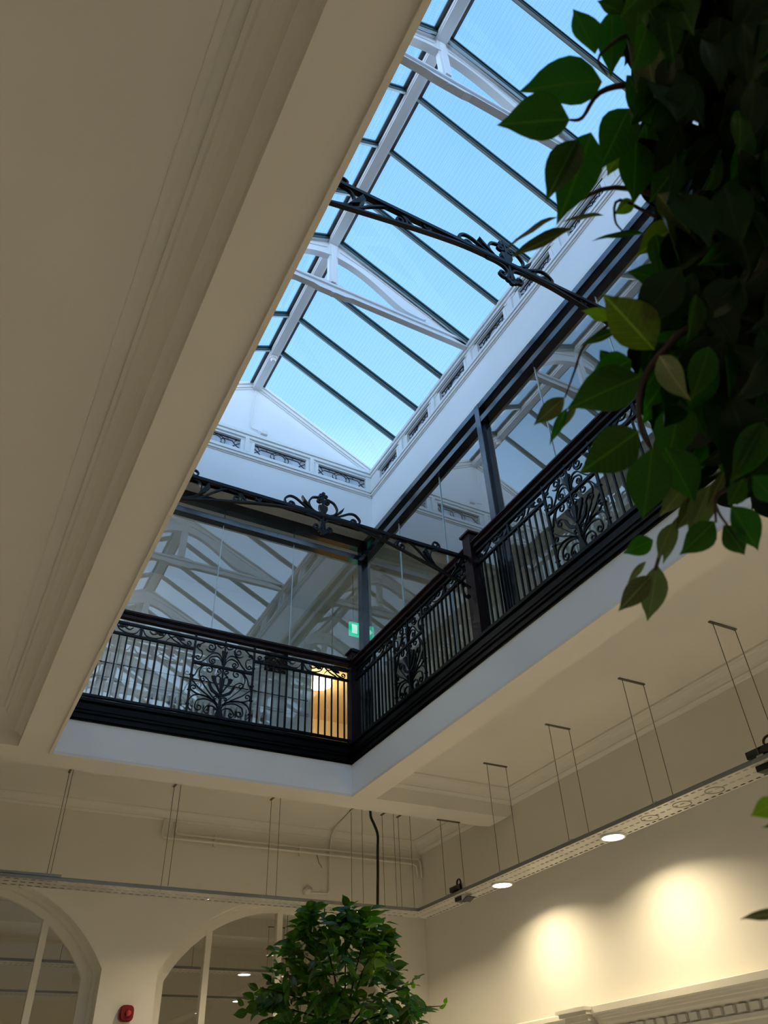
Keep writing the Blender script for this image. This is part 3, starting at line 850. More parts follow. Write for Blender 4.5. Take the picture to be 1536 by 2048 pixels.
BAL = {}
def balustrade(loc, rz, L, pw, sp, label, posts=True):
    """bay of railing centred on loc; own X along the rail, own Y away from the well, heights from 0 at the cornice"""
    r = empty('balustrade', loc, rz, label=label, cat='balustrade', group='black iron balustrade bays round the gallery')
    hL = L / 2
    z0 = .0
    # heights relative to 1.189
    def H(z): return z - 1.189
    hL -= .0005
    hr = MB().box(-hL, hL, -.016, .016, H(1.552), H(1.566)).box(-hL, hL, -.011, .011, H(1.538), H(1.552)).box(-hL, hL, -.020, .020, H(1.556), H(1.562)).box(-hL, hL, -.009, .009, H(1.566), H(1.571))
    lpart('handrail', hr, 'wood', r, label='dark mahogany handrail')
    lpart('top_rail', B(-hL, hL, -.006, .006, H(1.513), H(1.522)), 'iron', r)
    lpart('frieze_rail', B(-hL, -pw, -.005, .005, H(1.468), H(1.477)), 'iron', r)
    lpart('frieze_rail', B(pw, hL, -.005, .005, H(1.468), H(1.477)), 'iron', r)
    lpart('bottom_rail', B(-hL, hL, -.006, .006, H(1.211), H(1.220)), 'iron', r)
    # balusters
    if 'b' not in BAL:
        BAL['b'] = B(-.0027, .0027, -.0027, .0027, H(1.218), H(1.469)).mesh('baluster', 'iron')
        BAL['l'] = MB().box(-.0035, .0035, -.0035, .0035, 0.0, H(1.469)).box(-.006, .006, -.006, .006, 0, .003).mesh('long_baluster', 'iron')
        pm = MB().box(-.0038, .0038, -.0038, .0038, 0.0, H(1.538)).box(-.0065, .0065, -.0065, .0065, 0, .003)
        for z in (1.25, 1.305, 1.365, 1.44):
            pm.box(-.007, .007, -.0045, .0045, H(z) - .002, H(z) + .002)
        BAL['p'] = pm.mesh('standard', 'iron')
    for s in (-1, 1):
        link('standard', BAL['p'], r, (S * s * pw, 0, 0))
        n = int((hL - pw - .008) / sp)
        for i in range(1, n + 1):
            x = s * (pw + sp * i)
            if abs(x) > hL - .008: continue
            link('baluster', BAL['l'] if i == 5 else BAL['b'], r, (S * x, 0, 0))
    # central panel
    cs = panel_curves(pw)
    def up(c): return [(x, z + H(1.220)) for x, z in c]
    sc_ = MB()
    for c in cs:
        c = up(c)
        sc_.ribbon(c, taper(len(c), .0040), -.0025, .0025)
        sc_.ribbon(mir(c), taper(len(c), .0040), -.0025, .0025)
    lpart('scroll_panel', sc_, 'iron', r)
    ur = MB()
    k = pw / .118
    for s in (1, -1):
        # tulip petals of the urn
        pet = P2([(2, 92), (10, 100), (20, 118), (36, 140), (42, 156), (30, 158), (22, 156), (24, 148), (20, 132), (9, 110), (2, 104)])
        solid(ur, [(s * x * k, z + H(1.22)) for x, z in pet], -.004, .004)
        pet = P2([(2, 78), (18, 84), (38, 96), (50, 118), (52, 134), (44, 132), (38, 114), (28, 102), (12, 92), (2, 88)])
        solid(ur, [(s * x * k, z + H(1.22)) for x, z in pet], -.004, .004)
    solid(ur, [(x * k, z + H(1.22)) for x, z in P2([(-3, 95), (3, 95), (9, 140), (10, 152), (3, 150), (0, 158), (-3, 150), (-10, 152), (-9, 140)])], -.006, .006)
    solid(ur, [(x * k, z + H(1.22)) for x, z in P2([(-3, 200), (3, 200), (6, 240), (11, 268), (3, 264), (0, 270), (-3, 264), (-11, 268), (-6, 240)])], -.006, .006)
    solid(ur, [(x * k, z + H(1.22)) for x, z in P2([(-16, 0), (16, 0), (10, 22), (5, 40), (4, 90), (-4, 90), (-5, 40), (-10, 22)])], -.006, .006)
    ur.box(-.003, .003, -.004, .004, H(1.37), H(1.43))
    lpart('urn', ur, 'iron', r)
    lpart('panel_rail', MB().box(-pw, pw, -.005, .005, H(1.413), H(1.422)), 'iron', r)
    lpart('standard', B(-.003, .003, -.003, .003, H(1.48), H(1.538)), 'iron', r)
    # frieze scrolls on both sides
    fzm = H(1.4945)
    Lf = hL - pw
    for s in (1, -1):
        c = s * (pw + Lf / 2)
        fz = MB()
        for q in (1, -1):
            a = q * s
            # C scroll by the middle tie
            p = curl(spline([(c + q * .006, fzm + .012), (c + q * .020, fzm - .010), (c + q * .050, fzm - .014), (c + q * .078, fzm - .004), (c + q * .088, fzm + .010)], 4), .007, q, .9)
            fz.ribbon(p, taper(len(p), .0038), -.0025, .0025)
            p = curl(spline([(c + q * .030, fzm + .012), (c + q * .042, fzm + .002), (c + q * .056, fzm + .006)], 4), .006, q, .8)
            fz.ribbon(p, taper(len(p), .0038), -.0025, .0025)
            # long S scroll with a leaf towards the end
            e_ = Lf / 2 - .012
            p = curl(spline([(c + q * .095, fzm - .015), (c + q * .110, fzm + .004), (c + q * .135, fzm + .012), (c + q * (e_ - .04), fzm - .006), (c + q * (e_ - .018), fzm - .014)], 4), .012, q, 1.35)
            fz.ribbon(p, taper(len(p), .0038), -.0025, .0025)
            p = curl(spline([(c + q * .100, fzm + .014), (c + q * .125, fzm - .004), (c + q * .145, fzm - .012)], 4), .007, -q, 1.0)
            fz.ribbon(p, taper(len(p), .0038), -.0025, .0025)
            fz.prism([(c + q * .055, fzm + .012), (c + q * .075, fzm + .014), (c + q * .085, fzm + .006), (c + q * .070, fzm + .003)], 'y', -.003, .003)
            fz.prism([(c + q * (e_ - .070), fzm + .016), (c + q * (e_ - .035), fzm + .012), (c + q * (e_ - .028), fzm + .004), (c + q * (e_ - .052), fzm + .002)], 'y', -.003, .003)
        fz.box(c - .005, c + .005, -.005, .005, fzm - .017, fzm + .018)
        lpart('frieze_scroll', fz, 'iron', r)
    return r
RXC = 1.313
balustrade(P(CX, 2.619, 1.189), 0, 1.062, .119, .0280, 'black iron balustrade bay across the far end of the well, pale radiator showing behind it')
balustrade(P(RXC, 2.1645, 1.189), -pi / 2, .863, .106, .0272, 'black iron balustrade bay on the right side between the corner newel and the next newel')
balustrade(P(RXC, 1.2165, 1.189), -pi / 2, .945, .108, .0272, 'black iron balustrade bay on the right running up behind the hanging leaves')
balustrade(P(RXC, .2475, 1.189), -pi / 2, .905, .108, .0272, 'black iron balustrade bay on the right, almost wholly hidden by the dark foliage')

def newel(x, y, label):
    r = empty('newel_post', P(x, y, 1.189), label=label, cat='newel post', group='dark newel posts of the balustrade')
    w = .021
    part('shaft', MB().box(x - w, x + w, y - w, y + w, 1.189, 1.600).box(x - w - .003, x + w + .003, y - w - .003, y + w + .003, 1.189, 1.205), 'wood', r)
    cp = MB().box(x - w - .007, x + w + .007, y - w - .007, y + w + .007, 1.600, 1.608)
    q = w + .007
    cp.add([(x - q, y - q, 1.608), (x + q, y - q, 1.608), (x + q, y + q, 1.608), (x - q, y + q, 1.608), (x, y, 1.632)], [(0, 1, 4), (1, 2, 4), (2, 3, 4), (3, 0, 4)])
    part('cap', cp, 'wood', r)
    return r
newel(1.313, 2.618, 'dark mahogany newel post with pyramid cap in the far corner of the gallery')
newel(1.313, 1.711, 'dark mahogany newel post where the lower iron arch springs, right side')
newel(1.313, .722, 'dark mahogany newel post behind the leaves, end of the upper iron arch')

# ------------------------------------------------------------------ iron arches across the well
def iron_arch(y, label):
    r = empty('iron_arch', P(CX, y, 1.40), label=label, cat='iron arch', group='ornamental iron arches spanning the well')
    Z0 = 1.505
    d = .010
    part('top_bar', MB().box(.2250, 1.2905, y - .006, y + .006, Z0 - .0055, Z0 + .0055), 'iron', r)
    low = [(.0, -.006), (.10, -.008), (.165, -.018), (.235, -.034), (.33, -.060), (.43, -.088), (.50, -.108), (.529, -.120)]
    lw = spline(low, 5)
    for s in (1, -1):
        part('lower_bar', MB().ribbon([(CX + s * a, Z0 + b) for a, b in lw], .0060, y - .005, y + .005), 'iron', r)
        sw = MB()
        def cv(pts, cr=None, tn=1, turns=1.1, t=.0050, n=5):
            p = spline(P2(pts), n)
            if cr: p = curl(p, cr * .001, tn, turns)
            p = [(CX + s * a, Z0 + b) for a, b in p]
            sw.ribbon(p, taper(len(p), t), y - .0035, y + .0035)
        # dx measured from the middle towards the newel
        cv([(455, -93), (400, -70), (383, -40), (390, -14), (410, -5)], 19, 1, 1.35)
        cv([(455, -95), (387, -71), (348, -36), (313, -9), (284, -4), (266, -18)], 17, 1, 1.4)
        cv([(300, -8), (266, -12), (246, -34), (228, -33), (208, -22)], 11, -1, 1.3)
        cv([(455, -95), (478, -60), (494, -30), (504, -10)], 12, -1, 1.0)
        cv([(470, -98), (494, -84), (506, -60), (498, -42)], 12, 1, 1.1)
        cv([(508, -122), (496, -112), (500, -148), (510, -160)], 8, 1, 1.1)
        sw.prism([(CX + s * a * .001, Z0 + b * .001) for a, b in ((364, -8), (358, -24), (370, -44), (396, -66), (384, -44), (374, -26))], 'y', y - .006, y + .006)
        part('scroll', sw, 'iron', r)
    # central finial
    fn = MB()
    for s in (1, -1):
        def cf(pts, cr=None, tn=1, turns=1.1, t=.0056, n=5):
            p = spline(P2(pts), n)
            if cr: p = curl(p, cr * .001, tn, turns)
            p = [(CX + s * a, Z0 + b) for a, b in p]
            fn.ribbon(p, taper(len(p), t), y - .0035, y + .0035)
        cf([(10, 2), (44, 8), (68, 22), (92, 37), (112, 38), (127, 22), (124, 6)], 17, -1, 1.4)
        cf([(12, 2), (36, 12), (48, 34), (38, 58), (20, 66)], 12, 1, 1.3)
        cf([(60, -13), (34, -12), (14, -18), (5, -32), (7, -50)], 14, 1, 1.35)
        fn.prism([(CX + s * a * .001, Z0 + b * .001) for a, b in ((72, 53), (66, 34), (48, 16), (38, 10), (52, 28), (62, 40))], 'y', y - .006, y + .006)
    fo = part('finial', fn, 'iron', r)
    u = MB().prism([(CX + a * .001, Z0 + b * .001) for a, b in ((-15, 36), (0, 39), (14, 36), (15, 24), (9, 8), (5, 0), (-5, 0), (-9, 8), (-15, 24))], 'y', y - .005, y + .005)
    u.box(CX - .003, CX + .003, y - .004, y + .004, Z0 - .062, Z0 + .078)
    for a, b in ((0, 86), (-9, 77), (9, 77), (0, -71), (-9, -64), (9, -64)):
        u.prism([(CX + a * .001 + .0065 * cos(t * pi / 4), Z0 + b * .001 + .0065 * sin(t * pi / 4)) for t in range(8)], 'y', y - .0035, y + .0035)
    part('urn', u, 'iron', fo)
    return r
iron_arch(1.711, 'black wrought iron arch with urn finial seen against the grey soffit, lower of the two')
iron_arch(.722, 'black wrought iron arch with urn finial crossing the sky, upper of the two')

# ------------------------------------------------------------------ things on the gallery
r = empty('exit_sign', P(1.52, 2.95, 1.9), label='small lit green exit sign hanging behind the black corner post of the glazing', cat='exit sign')
ex, ey, ez = 1.520, 2.95, 1.905
part('panel', MB().box(ex - .062, ex + .070, ey - .006, ey + .006, ez, ez + .072), 'exit', r)
sy = MB()
def sp_(poly): sy.prism([(ex + a, ez + b) for a, b in poly], 'y', ey - .0075, ey - .006)
sp_([(-.050, .012), (-.022, .012), (-.022, .060), (-.050, .060)])
sp_([(-.006, .020), (.006, .032), (.010, .048), (.000, .052), (-.004, .040), (-.014, .024)])
sp_([(.002, .054), (.008, .054), (.008, .061), (.002, .061)])
sp_([(.006, .034), (.018, .022), (.022, .026), (.010, .040)])
sp_([(.034, .030), (.048, .030), (.048, .020), (.062, .036), (.048, .052), (.048, .042), (.034, .042)])
part('symbol', sy, 'exitw', r)
part('hanger', MB().tube([(ex - .04, ey, ez + .07), (ex - .04, ey, GC)], .0015, 5).tube([(ex + .05, ey, ez + .07), (ex + .05, ey, GC)], .0015, 5), 'cable', r)

r = empty('radiator', P(.9, FY - .04, GZ), label='pale column radiator against the gallery wall, seen through the far balustrade', cat='radiator')
fin = MB()
fin.tube([(0, -.012, .05), (0, -.012, .42)], .0085, 6).tube([(0, .012, .05), (0, .012, .42)], .0085, 6).box(-.010, .010, -.018, .018, .41, .435).box(-.010, .010, -.018, .018, .035, .06)
fme = fin.mesh('radiator_column', 'radiator')
for i in range(22):
    link('radiator_column', fme, r, (S * (-.27 + .0262 * i), 0, 0))
lpart('valve', MB().tube([(.32, 0, .0), (.32, 0, .07), (.29, 0, .08)], .006, 6), 'came', r)

r = empty('picture', P(1.235, FY, 1.86), label='small dark framed print on the gallery wall, right of the scroll panel', cat='picture')
part('picture_frame', MB().box(1.18, 1.30, FY - .012, FY, 1.85, 1.858).box(1.18, 1.30, FY - .012, FY, 1.962, 1.97).box(1.18, 1.188, FY - .012, FY, 1.85, 1.97).box(1.292, 1.30, FY - .012, FY, 1.85, 1.97), 'blackplastic', r)
part('print', B(1.188, 1.292, FY - .006, FY - .002, 1.858, 1.962), 'picture', r)

r = empty('ceiling_lamp', P(1.66, 3.75, 2.03), label='glowing round ceiling lamp in the ochre room behind the balustrade corner', cat='lamp')
mb = MB(); n = 20
rings = [(.03, 2.045), (.062, 2.04), (.075, 2.05), (.07, 2.07)]
for rr1, z in rings: mb.v += [(1.66 + rr1 * cos(2 * pi * k / n), 3.75 + rr1 * sin(2 * pi * k / n), z) for k in range(n)]
for j in range(3):
    for k in range(n):
        mb.f.append((j * n + k, j * n + (k + 1) % n, (j + 1) * n + (k + 1) % n, (j + 1) * n + k)); mb.sm.append(True)
mb.f.append(tuple(range(n))); mb.sm.append(True)
part('globe', mb, 'bulb', r)
part('rose', MB().disc((1.66, 3.75), .05, 2.07, 2.08, 16), 'whiteplastic', r)
def point(name, p, watts, colr, rad=.1):
    l = bpy.data.lights.new(name, 'POINT'); l.energy = watts; l.color = colr; l.shadow_soft_size = rad
    o = bpy.data.objects.new(name, l); COL.objects.link(o); o.location = p
    return o
point('ceiling_lamp_light', P(1.66, 3.75, 2.0), 28, (1.0, .74, .42), .12)
for i, (gx, gy, lab) in enumerate(((1.75, -.55, 'unseen fill light added on the ceiling at the near end of the right gallery'), (-.45, 2.0, 'unseen fill light added on the ceiling of the left gallery'), (-.45, 3.05, 'unseen fill light added on the ceiling at the left end of the far gallery'))):
    r = empty('gallery_fill', P(gx, gy, GC - .02), label=lab, cat='light')  # added out of view to brighten the gallery
    part('housing', MB().disc((gx, gy), .05, GC - .008, GC, 20), 'whiteplastic', r)
    part('diffuser', MB().disc((gx, gy), .035, GC - .020, GC - .008, 20, .045), 'lamp', r)
    point('gallery_fill_lamp', P(gx, gy, GC - .05), 42, (1.0, .95, .86), .12)  # light of the added fill fitting

# ------------------------------------------------------------------ cable trays
TB, TT = .705, .7165
def tray(name_label, along, a0, a1, c0, c1, holes=True, far=False):
    """tray running along 'x' or 'y' from a0 to a1, c0..c1 across, with punched slots"""
    mid = (a0 + a1) / 2
    r = empty('cable_tray', P(*((mid, (c0 + c1) / 2) if along == 'x' else ((c0 + c1) / 2, mid)), TB), label=name_label, cat='cable tray', group='galvanised cable trays hung on steel cables')
    def q(a, c, z): return (a, c, z) if along == 'x' else (c, a, z)
    def bx(m_, a, b, c, d, e_, f):
        if along == 'x': m_.box(a, b, c, d, e_, f)
        else: m_.box(c, d, a, b, e_, f)
    w = c1 - c0
    sides = MB()
    for c in (c0, c1):
        s = 1 if c == c0 else -1
        bx(sides, a0, a1, c, c + s * .001, TB, TT)
        bx(sides, a0, a1, c, c + s * .004, TT - .001, TT)
    part('side_flange', sides, 'trayside', r)
    # floor of the tray with slots: rows of strips, the slotted rows are interrupted
    base = MB()
    rows = [.10, .46, .84]; sw = .055 * w
    cur = 0.0
    pitch = .026 ; ln = .015
    n = int((a1 - a0) / pitch)
    def strip(a, b, u0, u1):
        base.add([q(a, c0 + w * u0, TB), q(b, c0 + w * u0, TB), q(b, c0 + w * u1, TB), q(a, c0 + w * u1, TB)], [(0, 1, 2, 3)])
    for rw in rows:
        u0 = rw; u1 = rw + .075
        strip(a0, a1, cur, u0)
        for i in range(n):
            a = a0 + i * pitch
            e_ = min(a1, a + pitch - ln)
            strip(a, e_, u0, u1)
        strip(a0 + n * pitch, a1, u0, u1)
        cur = u1
    strip(a0, a1, cur, 1.0)
    part('slotted_base', base, 'tray', r)
    return r
TX0, TX1, TY0, TY1 = 1.752, 1.858, 2.94, 3.045
rt_ = tray('galvanised slotted cable tray along the right wall, brightly lit underneath', 'y', -1.1, TY1, TX0, TX1)
ft_ = tray('galvanised slotted cable tray along the far wall above the arches', 'x', -1.0, TX0, TY0, TY1)
part('cover_plate', B(.14, .375, TY0 - .002, TY1, TT, TT + .008), 'trayside', ft_, label='raised grey cover plate')
# round knockouts in the right tray
for y in (1.677, 1.548, 1.427):
    part('knockout_ring', MB().ring(((TX0 + TX1) / 2 + .002, y), .027, .002, TB - .0008, TB, 28), 'ring', rt_)

def hanger(kind, a, label, zt=HC):
    """two cables up to a plate; kind 'y' = over the right tray, 'x' = over the far tray"""
    g = 'steel cable hangers of the trays'
    if kind == 'y':
        r = empty('tray_hanger', P((TX0 + TX1) / 2, a, TT), label=label, cat='cable hanger', group=g)
        part('ceiling_plate', MB().box(1.735, 1.842, a - .004, a + .004, zt - .004, zt), 'cable', r)
        for x in (TX0 - .003, TX1 - .018):
            part('cable', MB().tube([(x if x < 1.8 else 1.838, a, TT + .001), (x if x < 1.8 else 1.838, a, zt)], .0011, 5), 'cable', r)
        part('clip', MB().prism([(TX0 - .003, TT - .001), (TX0 + .001, TT + .004), (TX0 + .004, TT - .001)], 'y', a - .010, a + .010), 'tray', r)
    else:
        r = empty('tray_hanger', P(a, (TY0 + TY1) / 2, TT), label=label, cat='cable hanger', group=g)
        part('ceiling_plate', MB().box(a - .004, a + .004, TY0 - .005, TY1 + .005, zt - .004, zt), 'cable', r)
        for y in (TY0, TY1 - .004):
            part('cable', MB().tube([(a, y, TT + (.0092 if a < .375 else .0012)), (a, y, zt)], .0011, 5), 'cable', r)
    return r
hanger('y', 1.220, 'cable hanger with plate nearest the viewer, high on the right by the leaves')
hanger('y', 1.598, 'cable hanger with ceiling plate over the right tray, second from the viewer')
hanger('y', 1.976, 'cable hanger with ceiling plate over the right tray, third from the viewer')
hanger('y', 2.362, 'cable hanger with ceiling plate over the right tray just before the cross beam')
hanger('y', 2.722, 'cable hanger fixed to the underside of the cross beam above the spotlight', 1.0)
hanger('y', .84, 'cable hanger over the right tray beyond the photo edge')
from_px = [(.34, 'cable hanger of the far tray, leftmost pair'), (.735, 'cable hanger of the far tray above the pier between the arches'), (1.14, 'cable hanger of the far tray above the left half of the right arch'),
           (1.505, 'cable hanger of the far tray beside the black hanging cable'), (1.655, 'cable hanger of the far tray near the tray corner, left pair'), (1.735, 'cable hanger right at the corner of the two trays')]
for a, lab in from_px:
    hanger('x', a, lab)

# ------------------------------------------------------------------ downlights
def downlight(x, y, label, r_=.036, w=None, z=TB, zz=None):
    r = empty('downlight', P(x, y, z - .008), label=label, cat='downlight', group='lit round downlights on the cable trays')
    part('trim_ring', MB().ring((x, y), r_ + .003, .005, z - .007, z - .0005, 28), 'whiteplastic', r)
    part('diffuser', MB().disc((x, y), r_, z - .006, z - .001, 28), 'lamp', r)
    l = bpy.data.lights.new('downlight_lamp', 'AREA'); l.shape = 'DISK'; l.size = S * r_ * 2
    l.energy = LAMP_W if w is None else w; l.color = LAMP_C; l.spread = radians(150)
    o = bpy.data.objects.new('downlight_lamp', l); COL.objects.link(o)
    o.location = P(x, y, z - .012)
    return r
downlight(1.817, 1.852, 'round lit downlight under the right tray, nearer of the two in full view')
downlight(1.822, 2.457, 'round lit downlight under the right tray, further one by the cross beam')
downlight(1.817, .95, 'round lit downlight under the right tray behind the dark foliage')
downlight(1.817, .30, 'round lit downlight under the right tray outside the photo')
downlight(1.817, -.4, 'round lit downlight under the right tray at its near end')
downlight(1.500, 2.992, 'small lit downlight under the far tray, left of the pair above the ficus', .012, 10)
downlight(1.532, 2.992, 'small lit downlight under the far tray, right of the pair above the ficus', .019, 10)
downlight(.9, 2.992, 'small lit downlight under the far tray left of the right arch', .004, 8)
# unseen tray and downlights added on the left to fill the room with light
lt_ = tray('galvanised slotted cable tray added unseen on the left to carry fill downlights', 'y', -1.2, 2.94, -.62, -.51)
for k, y in enumerate((-.9, -.2, .5, 1.2, 1.9, 2.6)):
    downlight(-.565, y, 'unseen fill downlight added under the left tray, %s from the far wall' % ('sixth', 'fifth', 'fourth', 'third', 'second', 'first')[k], w=LAMP_W * .48)
# trays and lamps of the next room
bt = tray('cable tray in the next room, seen through the arched windows', 'x', -1.2, 2.6, 4.42, 4.53)
bt2 = tray('second cable tray in the next room, deeper behind the arched windows', 'x', -1.2, 2.6, 5.35, 5.46)
for x, y, lab in ((1.58, 4.475, 'lit downlight in the next room, upper one seen through the right arch'), (1.88, 5.405, 'lit downlight in the next room, lower one seen through the right arch'),
                  (-.2, 4.475, 'lit downlight in the next room behind the left arch'), (-.2, 5.405, 'lit downlight deep in the next room behind the left arch'), (2.3, 4.475, 'lit downlight in the next room at its right end')):
    downlight(x, y, lab, .034, LAMP_W * .6)
for x, y, lab in ((.6, 4.475, 'left'), (1.25, 4.475, 'middle'), (1.75, 4.475, 'right'), (1.3, 5.405, 'deep')):
    r = empty('tray_hanger', P(x, y, TT), label='cable hanger in the next room seen through the arch, %s one' % lab, cat='cable hanger', group='cable hangers in the next room')
    part('ceiling_plate', MB().box(x - .05, x + .05, y - .004, y + .004, .93, .934), 'cable', r)
    part('cable', MB().tube([(x - .045, y, TT), (x - .045, y, .93)], .0011, 5), 'cable', r)
    part('cable', MB().tube([(x + .045, y, TT), (x + .045, y, .93)], .0011, 5), 'cable', r)
    part('rod', MB().tube([(x, y, .934), (x, y, HC)], .0011, 5), 'cable', r)
r = empty('exit_sign', P(1.62, 3.9, .33), label='white edged green exit sign beyond the right arch, behind the ficus', cat='exit sign')
part('panel', B(1.55, 1.69, 3.895, 3.905, .33, .39), 'exit', r)
part('sign_edge', MB().box(1.543, 1.55, 3.892, 3.908, .323, .397).box(1.69, 1.697, 3.892, 3.908, .323, .397).box(1.55, 1.69, 3.892, 3.908, .323, .33).box(1.55, 1.69, 3.892, 3.908, .39, .397), 'whiteplastic', r)
part('hanger', MB().tube([(1.58, 3.9, .39), (1.58, 3.9, HC)], .0015, 5).tube([(1.66, 3.9, .39), (1.66, 3.9, HC)], .0015, 5), 'cable', r)

# ------------------------------------------------------------------ spotlights clamped on the right tray
def spot(y, k, label):
    r = empty('spotlight', P(1.765, y, TT), label=label, cat='spotlight', group='black spotlight units clamped on the right tray')
    # driver box on top, tilted like the tray edge, with a loop clamp
    bo = part('driver_box', MB().box(1.753, 1.772, y - .036 * k, y + .036 * k, TT + .004, TT + .022), 'blackplastic', r)
    part('foot', MB().box(1.756, 1.766, y - .026 * k, y - .020 * k, TT, TT + .005).box(1.756, 1.766, y + .020 * k, y + .026 * k, TT, TT + .005), 'cable', r)
    lp = [(1.758, y - (.024 - .013 * cos(t)) * k, TT + .028 + .012 * sin(t)) for t in [pi * i / 8 for i in range(-2, 11)]]
    part('clamp_loop', MB().tube(lp, .0035, 6), 'blackplastic', bo)
    part('clamp_plate', MB().box(1.762, 1.776, y - .042 * k, y - .030 * k, TT, TT + .024), 'tray', r)
    hd = MB().prism([(y + .034 * k, TB - .001), (y - .010 * k, TB - .001), (y - .010 * k, TB - .017), (y + .034 * k, TB - .015)], 'x', 1.772, 1.800)
    part('lamp_head', hd, 'blackplastic', r)
    part('reflector', MB().prism([(y - .010 * k, TB - .001), (y - .036 * k, TB - .001), (y - .010 * k, TB - .019)], 'x', 1.774, 1.802), 'whiteplastic', r)
    part('lid', MB().prism([(y - .010 * k, TB - .019), (y - .046 * k, TB - .009), (y - .046 * k, TB - .011), (y - .010 * k, TB - .021)], 'x', 1.776, 1.812), 'blackplastic', r)
spot(2.665, 1.0, 'small black spotlight unit clamped on the tray near its corner')
spot(1.215, 1.25, 'large black spotlight unit clamped on the tray at the photo right edge')

# ------------------------------------------------------------------ pipes, conduit, black cable, sounder on the far wall
yb = FY - .012
r = empty('wall_pipe', P(1.4, yb, 1.0), label='upper cream heating pipe running along the far wall under the ceiling', cat='pipe', group='cream heating pipes on the far wall')
part('run', MB().tube([(.843, yb + .01, 1.10), (.843, yb, 1.06), (.838, yb, 1.030), (.846, yb, 1.019), (.87, yb, 1.018), (2.005, yb, 1.027), (2.015, yb - .004, 1.015), (2.017, yb - .004, .945)], .0055, 8), 'creamtrim', r)
r = empty('wall_pipe', P(1.4, yb, .98), label='lower cream heating pipe running along the far wall with a bend down at the corner', cat='pipe', group='cream heating pipes on the far wall')
part('run', MB().tube([(.788, yb + .01, 1.10), (.788, yb - .002, 1.05), (.782, yb - .006, 1.010), (.79, yb - .006, .999), (.82, yb - .006, .998), (1.975, yb - .006, 1.003), (1.992, yb - .006, .995), (1.996, yb - .006, .945)], .0055, 8), 'creamtrim', r)
for x in (1.01, 1.40):
    part('bracket', B(x - .004, x + .004, yb - .004, FY, .985, 1.032), 'creamtrim', r)
r = empty('wall_conduit', P(1.54, yb, .84), label='cream conduit dropping down the far wall to a round junction box', cat='conduit')
part('run', MB().tube([(1.474, 2.80, HC - .008), (1.50, 3.0, HC - .006), (1.535, 3.25, HC - .005), (1.548, FY - .03, 1.085), (1.552, FY - .008, 1.06), (1.545, FY - .008, 1.0), (1.546, FY - .008, .855), (1.536, FY - .008, .842), (1.46, FY - .008, .841)], .0042, 7), 'creamtrim', r)
jb = MB().tube([(1.439, FY - .035, .845), (1.439, FY, .845)], .015, 16)
part('junction_box', jb, 'creamtrim', r)
r = empty('hanging_cable', P(1.55, 2.95, .72), label='thick black flexible cable hanging from the ceiling down to the far tray', cat='cable')
part('flex', MB().tube(spline([(1.558, 2.965, 1.095), (1.560, 2.965, 1.06), (1.575, 2.965, 1.03), (1.590, 2.965, .99), (1.588, 2.965, .93), (1.586, 2.965, .85), (1.583, 2.965, .78), (1.580, 2.965, .712)], 5), .0058, 8), 'blackplastic', r)
part('gland', MB().disc((1.558, 2.965), .017, 1.096, HC, 16), 'cable', r)
top('wall_crack', MB().tube([(1.485, FY - .002, 1.00), (1.492, FY - .003, .985), (1.495, FY - .003, .97), (1.508, FY - .003, .955), (1.512, FY - .002, .948)], .0012, 5), 'cable',
    label='short loose dark wire curling on the far wall below the pipes', cat='wire').name = 'loose_wire'
r = empty('fire_sounder', P(.745, FY, .36), label='red fire alarm sounder on the pier between the two arches', cat='alarm')
def rsq(cx, cz, w, n=20, e_=3.2):
    return [(cx + w * math.copysign(abs(cos(t)) ** (2 / e_), cos(t)), cz + w * math.copysign(abs(sin(t)) ** (2 / e_), sin(t))) for t in [2 * pi * k / n for k in range(n)]]
bo = part('body', MB().prism(rsq(.745, .385, .026), 'y', FY - .018, FY).prism(rsq(.745, .385, .022), 'y', FY - .034, FY - .018), 'red', r)
part('lens', MB().tube([(.747, FY - .034, .383), (.747, FY - .046, .383)], [.012, .008], 16), 'lens', bo)

# hanging chains with hooks under the far tray
for x, lab in ((1.290, 'left'), (1.362, 'right')):
    r = empty('chain', P(x, 2.99, .60), label='thin dark chain under the far tray before the right arch, %s of two' % lab, cat='chain', group='thin chains under the far tray')
    part('hook', MB().tube([(x, 2.99, TB), (x, 2.99, TB - .02), (x + .003, 2.99, TB - .026), (x, 2.99, TB - .032)], .0022, 5), 'blackplastic', r)
    ch = MB()
    for i in range(10):
        z = TB - .036 - i * .018
        lp = [(x + .0035 * cos(t) * (1 if i % 2 else 0), 2.99 + .0035 * cos(t) * (0 if i % 2 else 1), z + .010 * sin(t)) for t in [2 * pi * k / 8 for k in range(9)]]
        ch.tube(lp, .0009, 4)
    part('chain_links', ch, 'cable', r)

# ------------------------------------------------------------------ cornice on the right wall with dentils and pilaster cap
XO = 1.955
prof = [(RX, .318), (XO, .305), (XO, .287), (XO + .012, .284), (XO + .014, .279), (XO + .020, .278), (XO + .022, .272), (XO + .028, .270), (XO + .030, .262), (XO + .052, .250), (XO + .052, .228), (XO + .044, .226), (XO + .044, .216), (XO + .056, .212), (XO + .058, .190), (RX, .188)]
co = struct('trim_9', MB().prism(prof, 'y', NY, 2.26), 'creamtrim')
dm = MB().box(-.006, .010, -.0145, .0145, 0, .018).mesh('dentil', 'creamtrim')
bl = co.location
for i in range(40):
    y = 2.22 - .0435 * i
    link('dentil', dm, co, P(XO + .047, y, .231) - bl)
mb = MB()
for x0, z0, z1, e_ in ((1.925, .296, .306, .034), (1.935, .286, .296, .028), (1.95, .27, .286, .016), (1.965, .10, .27, .012)):
    mb.box(x0, RX, 2.28 - e_, 2.36 + e_, z0, z1)
part('pilaster_cap', mb, 'creamtrim', co)
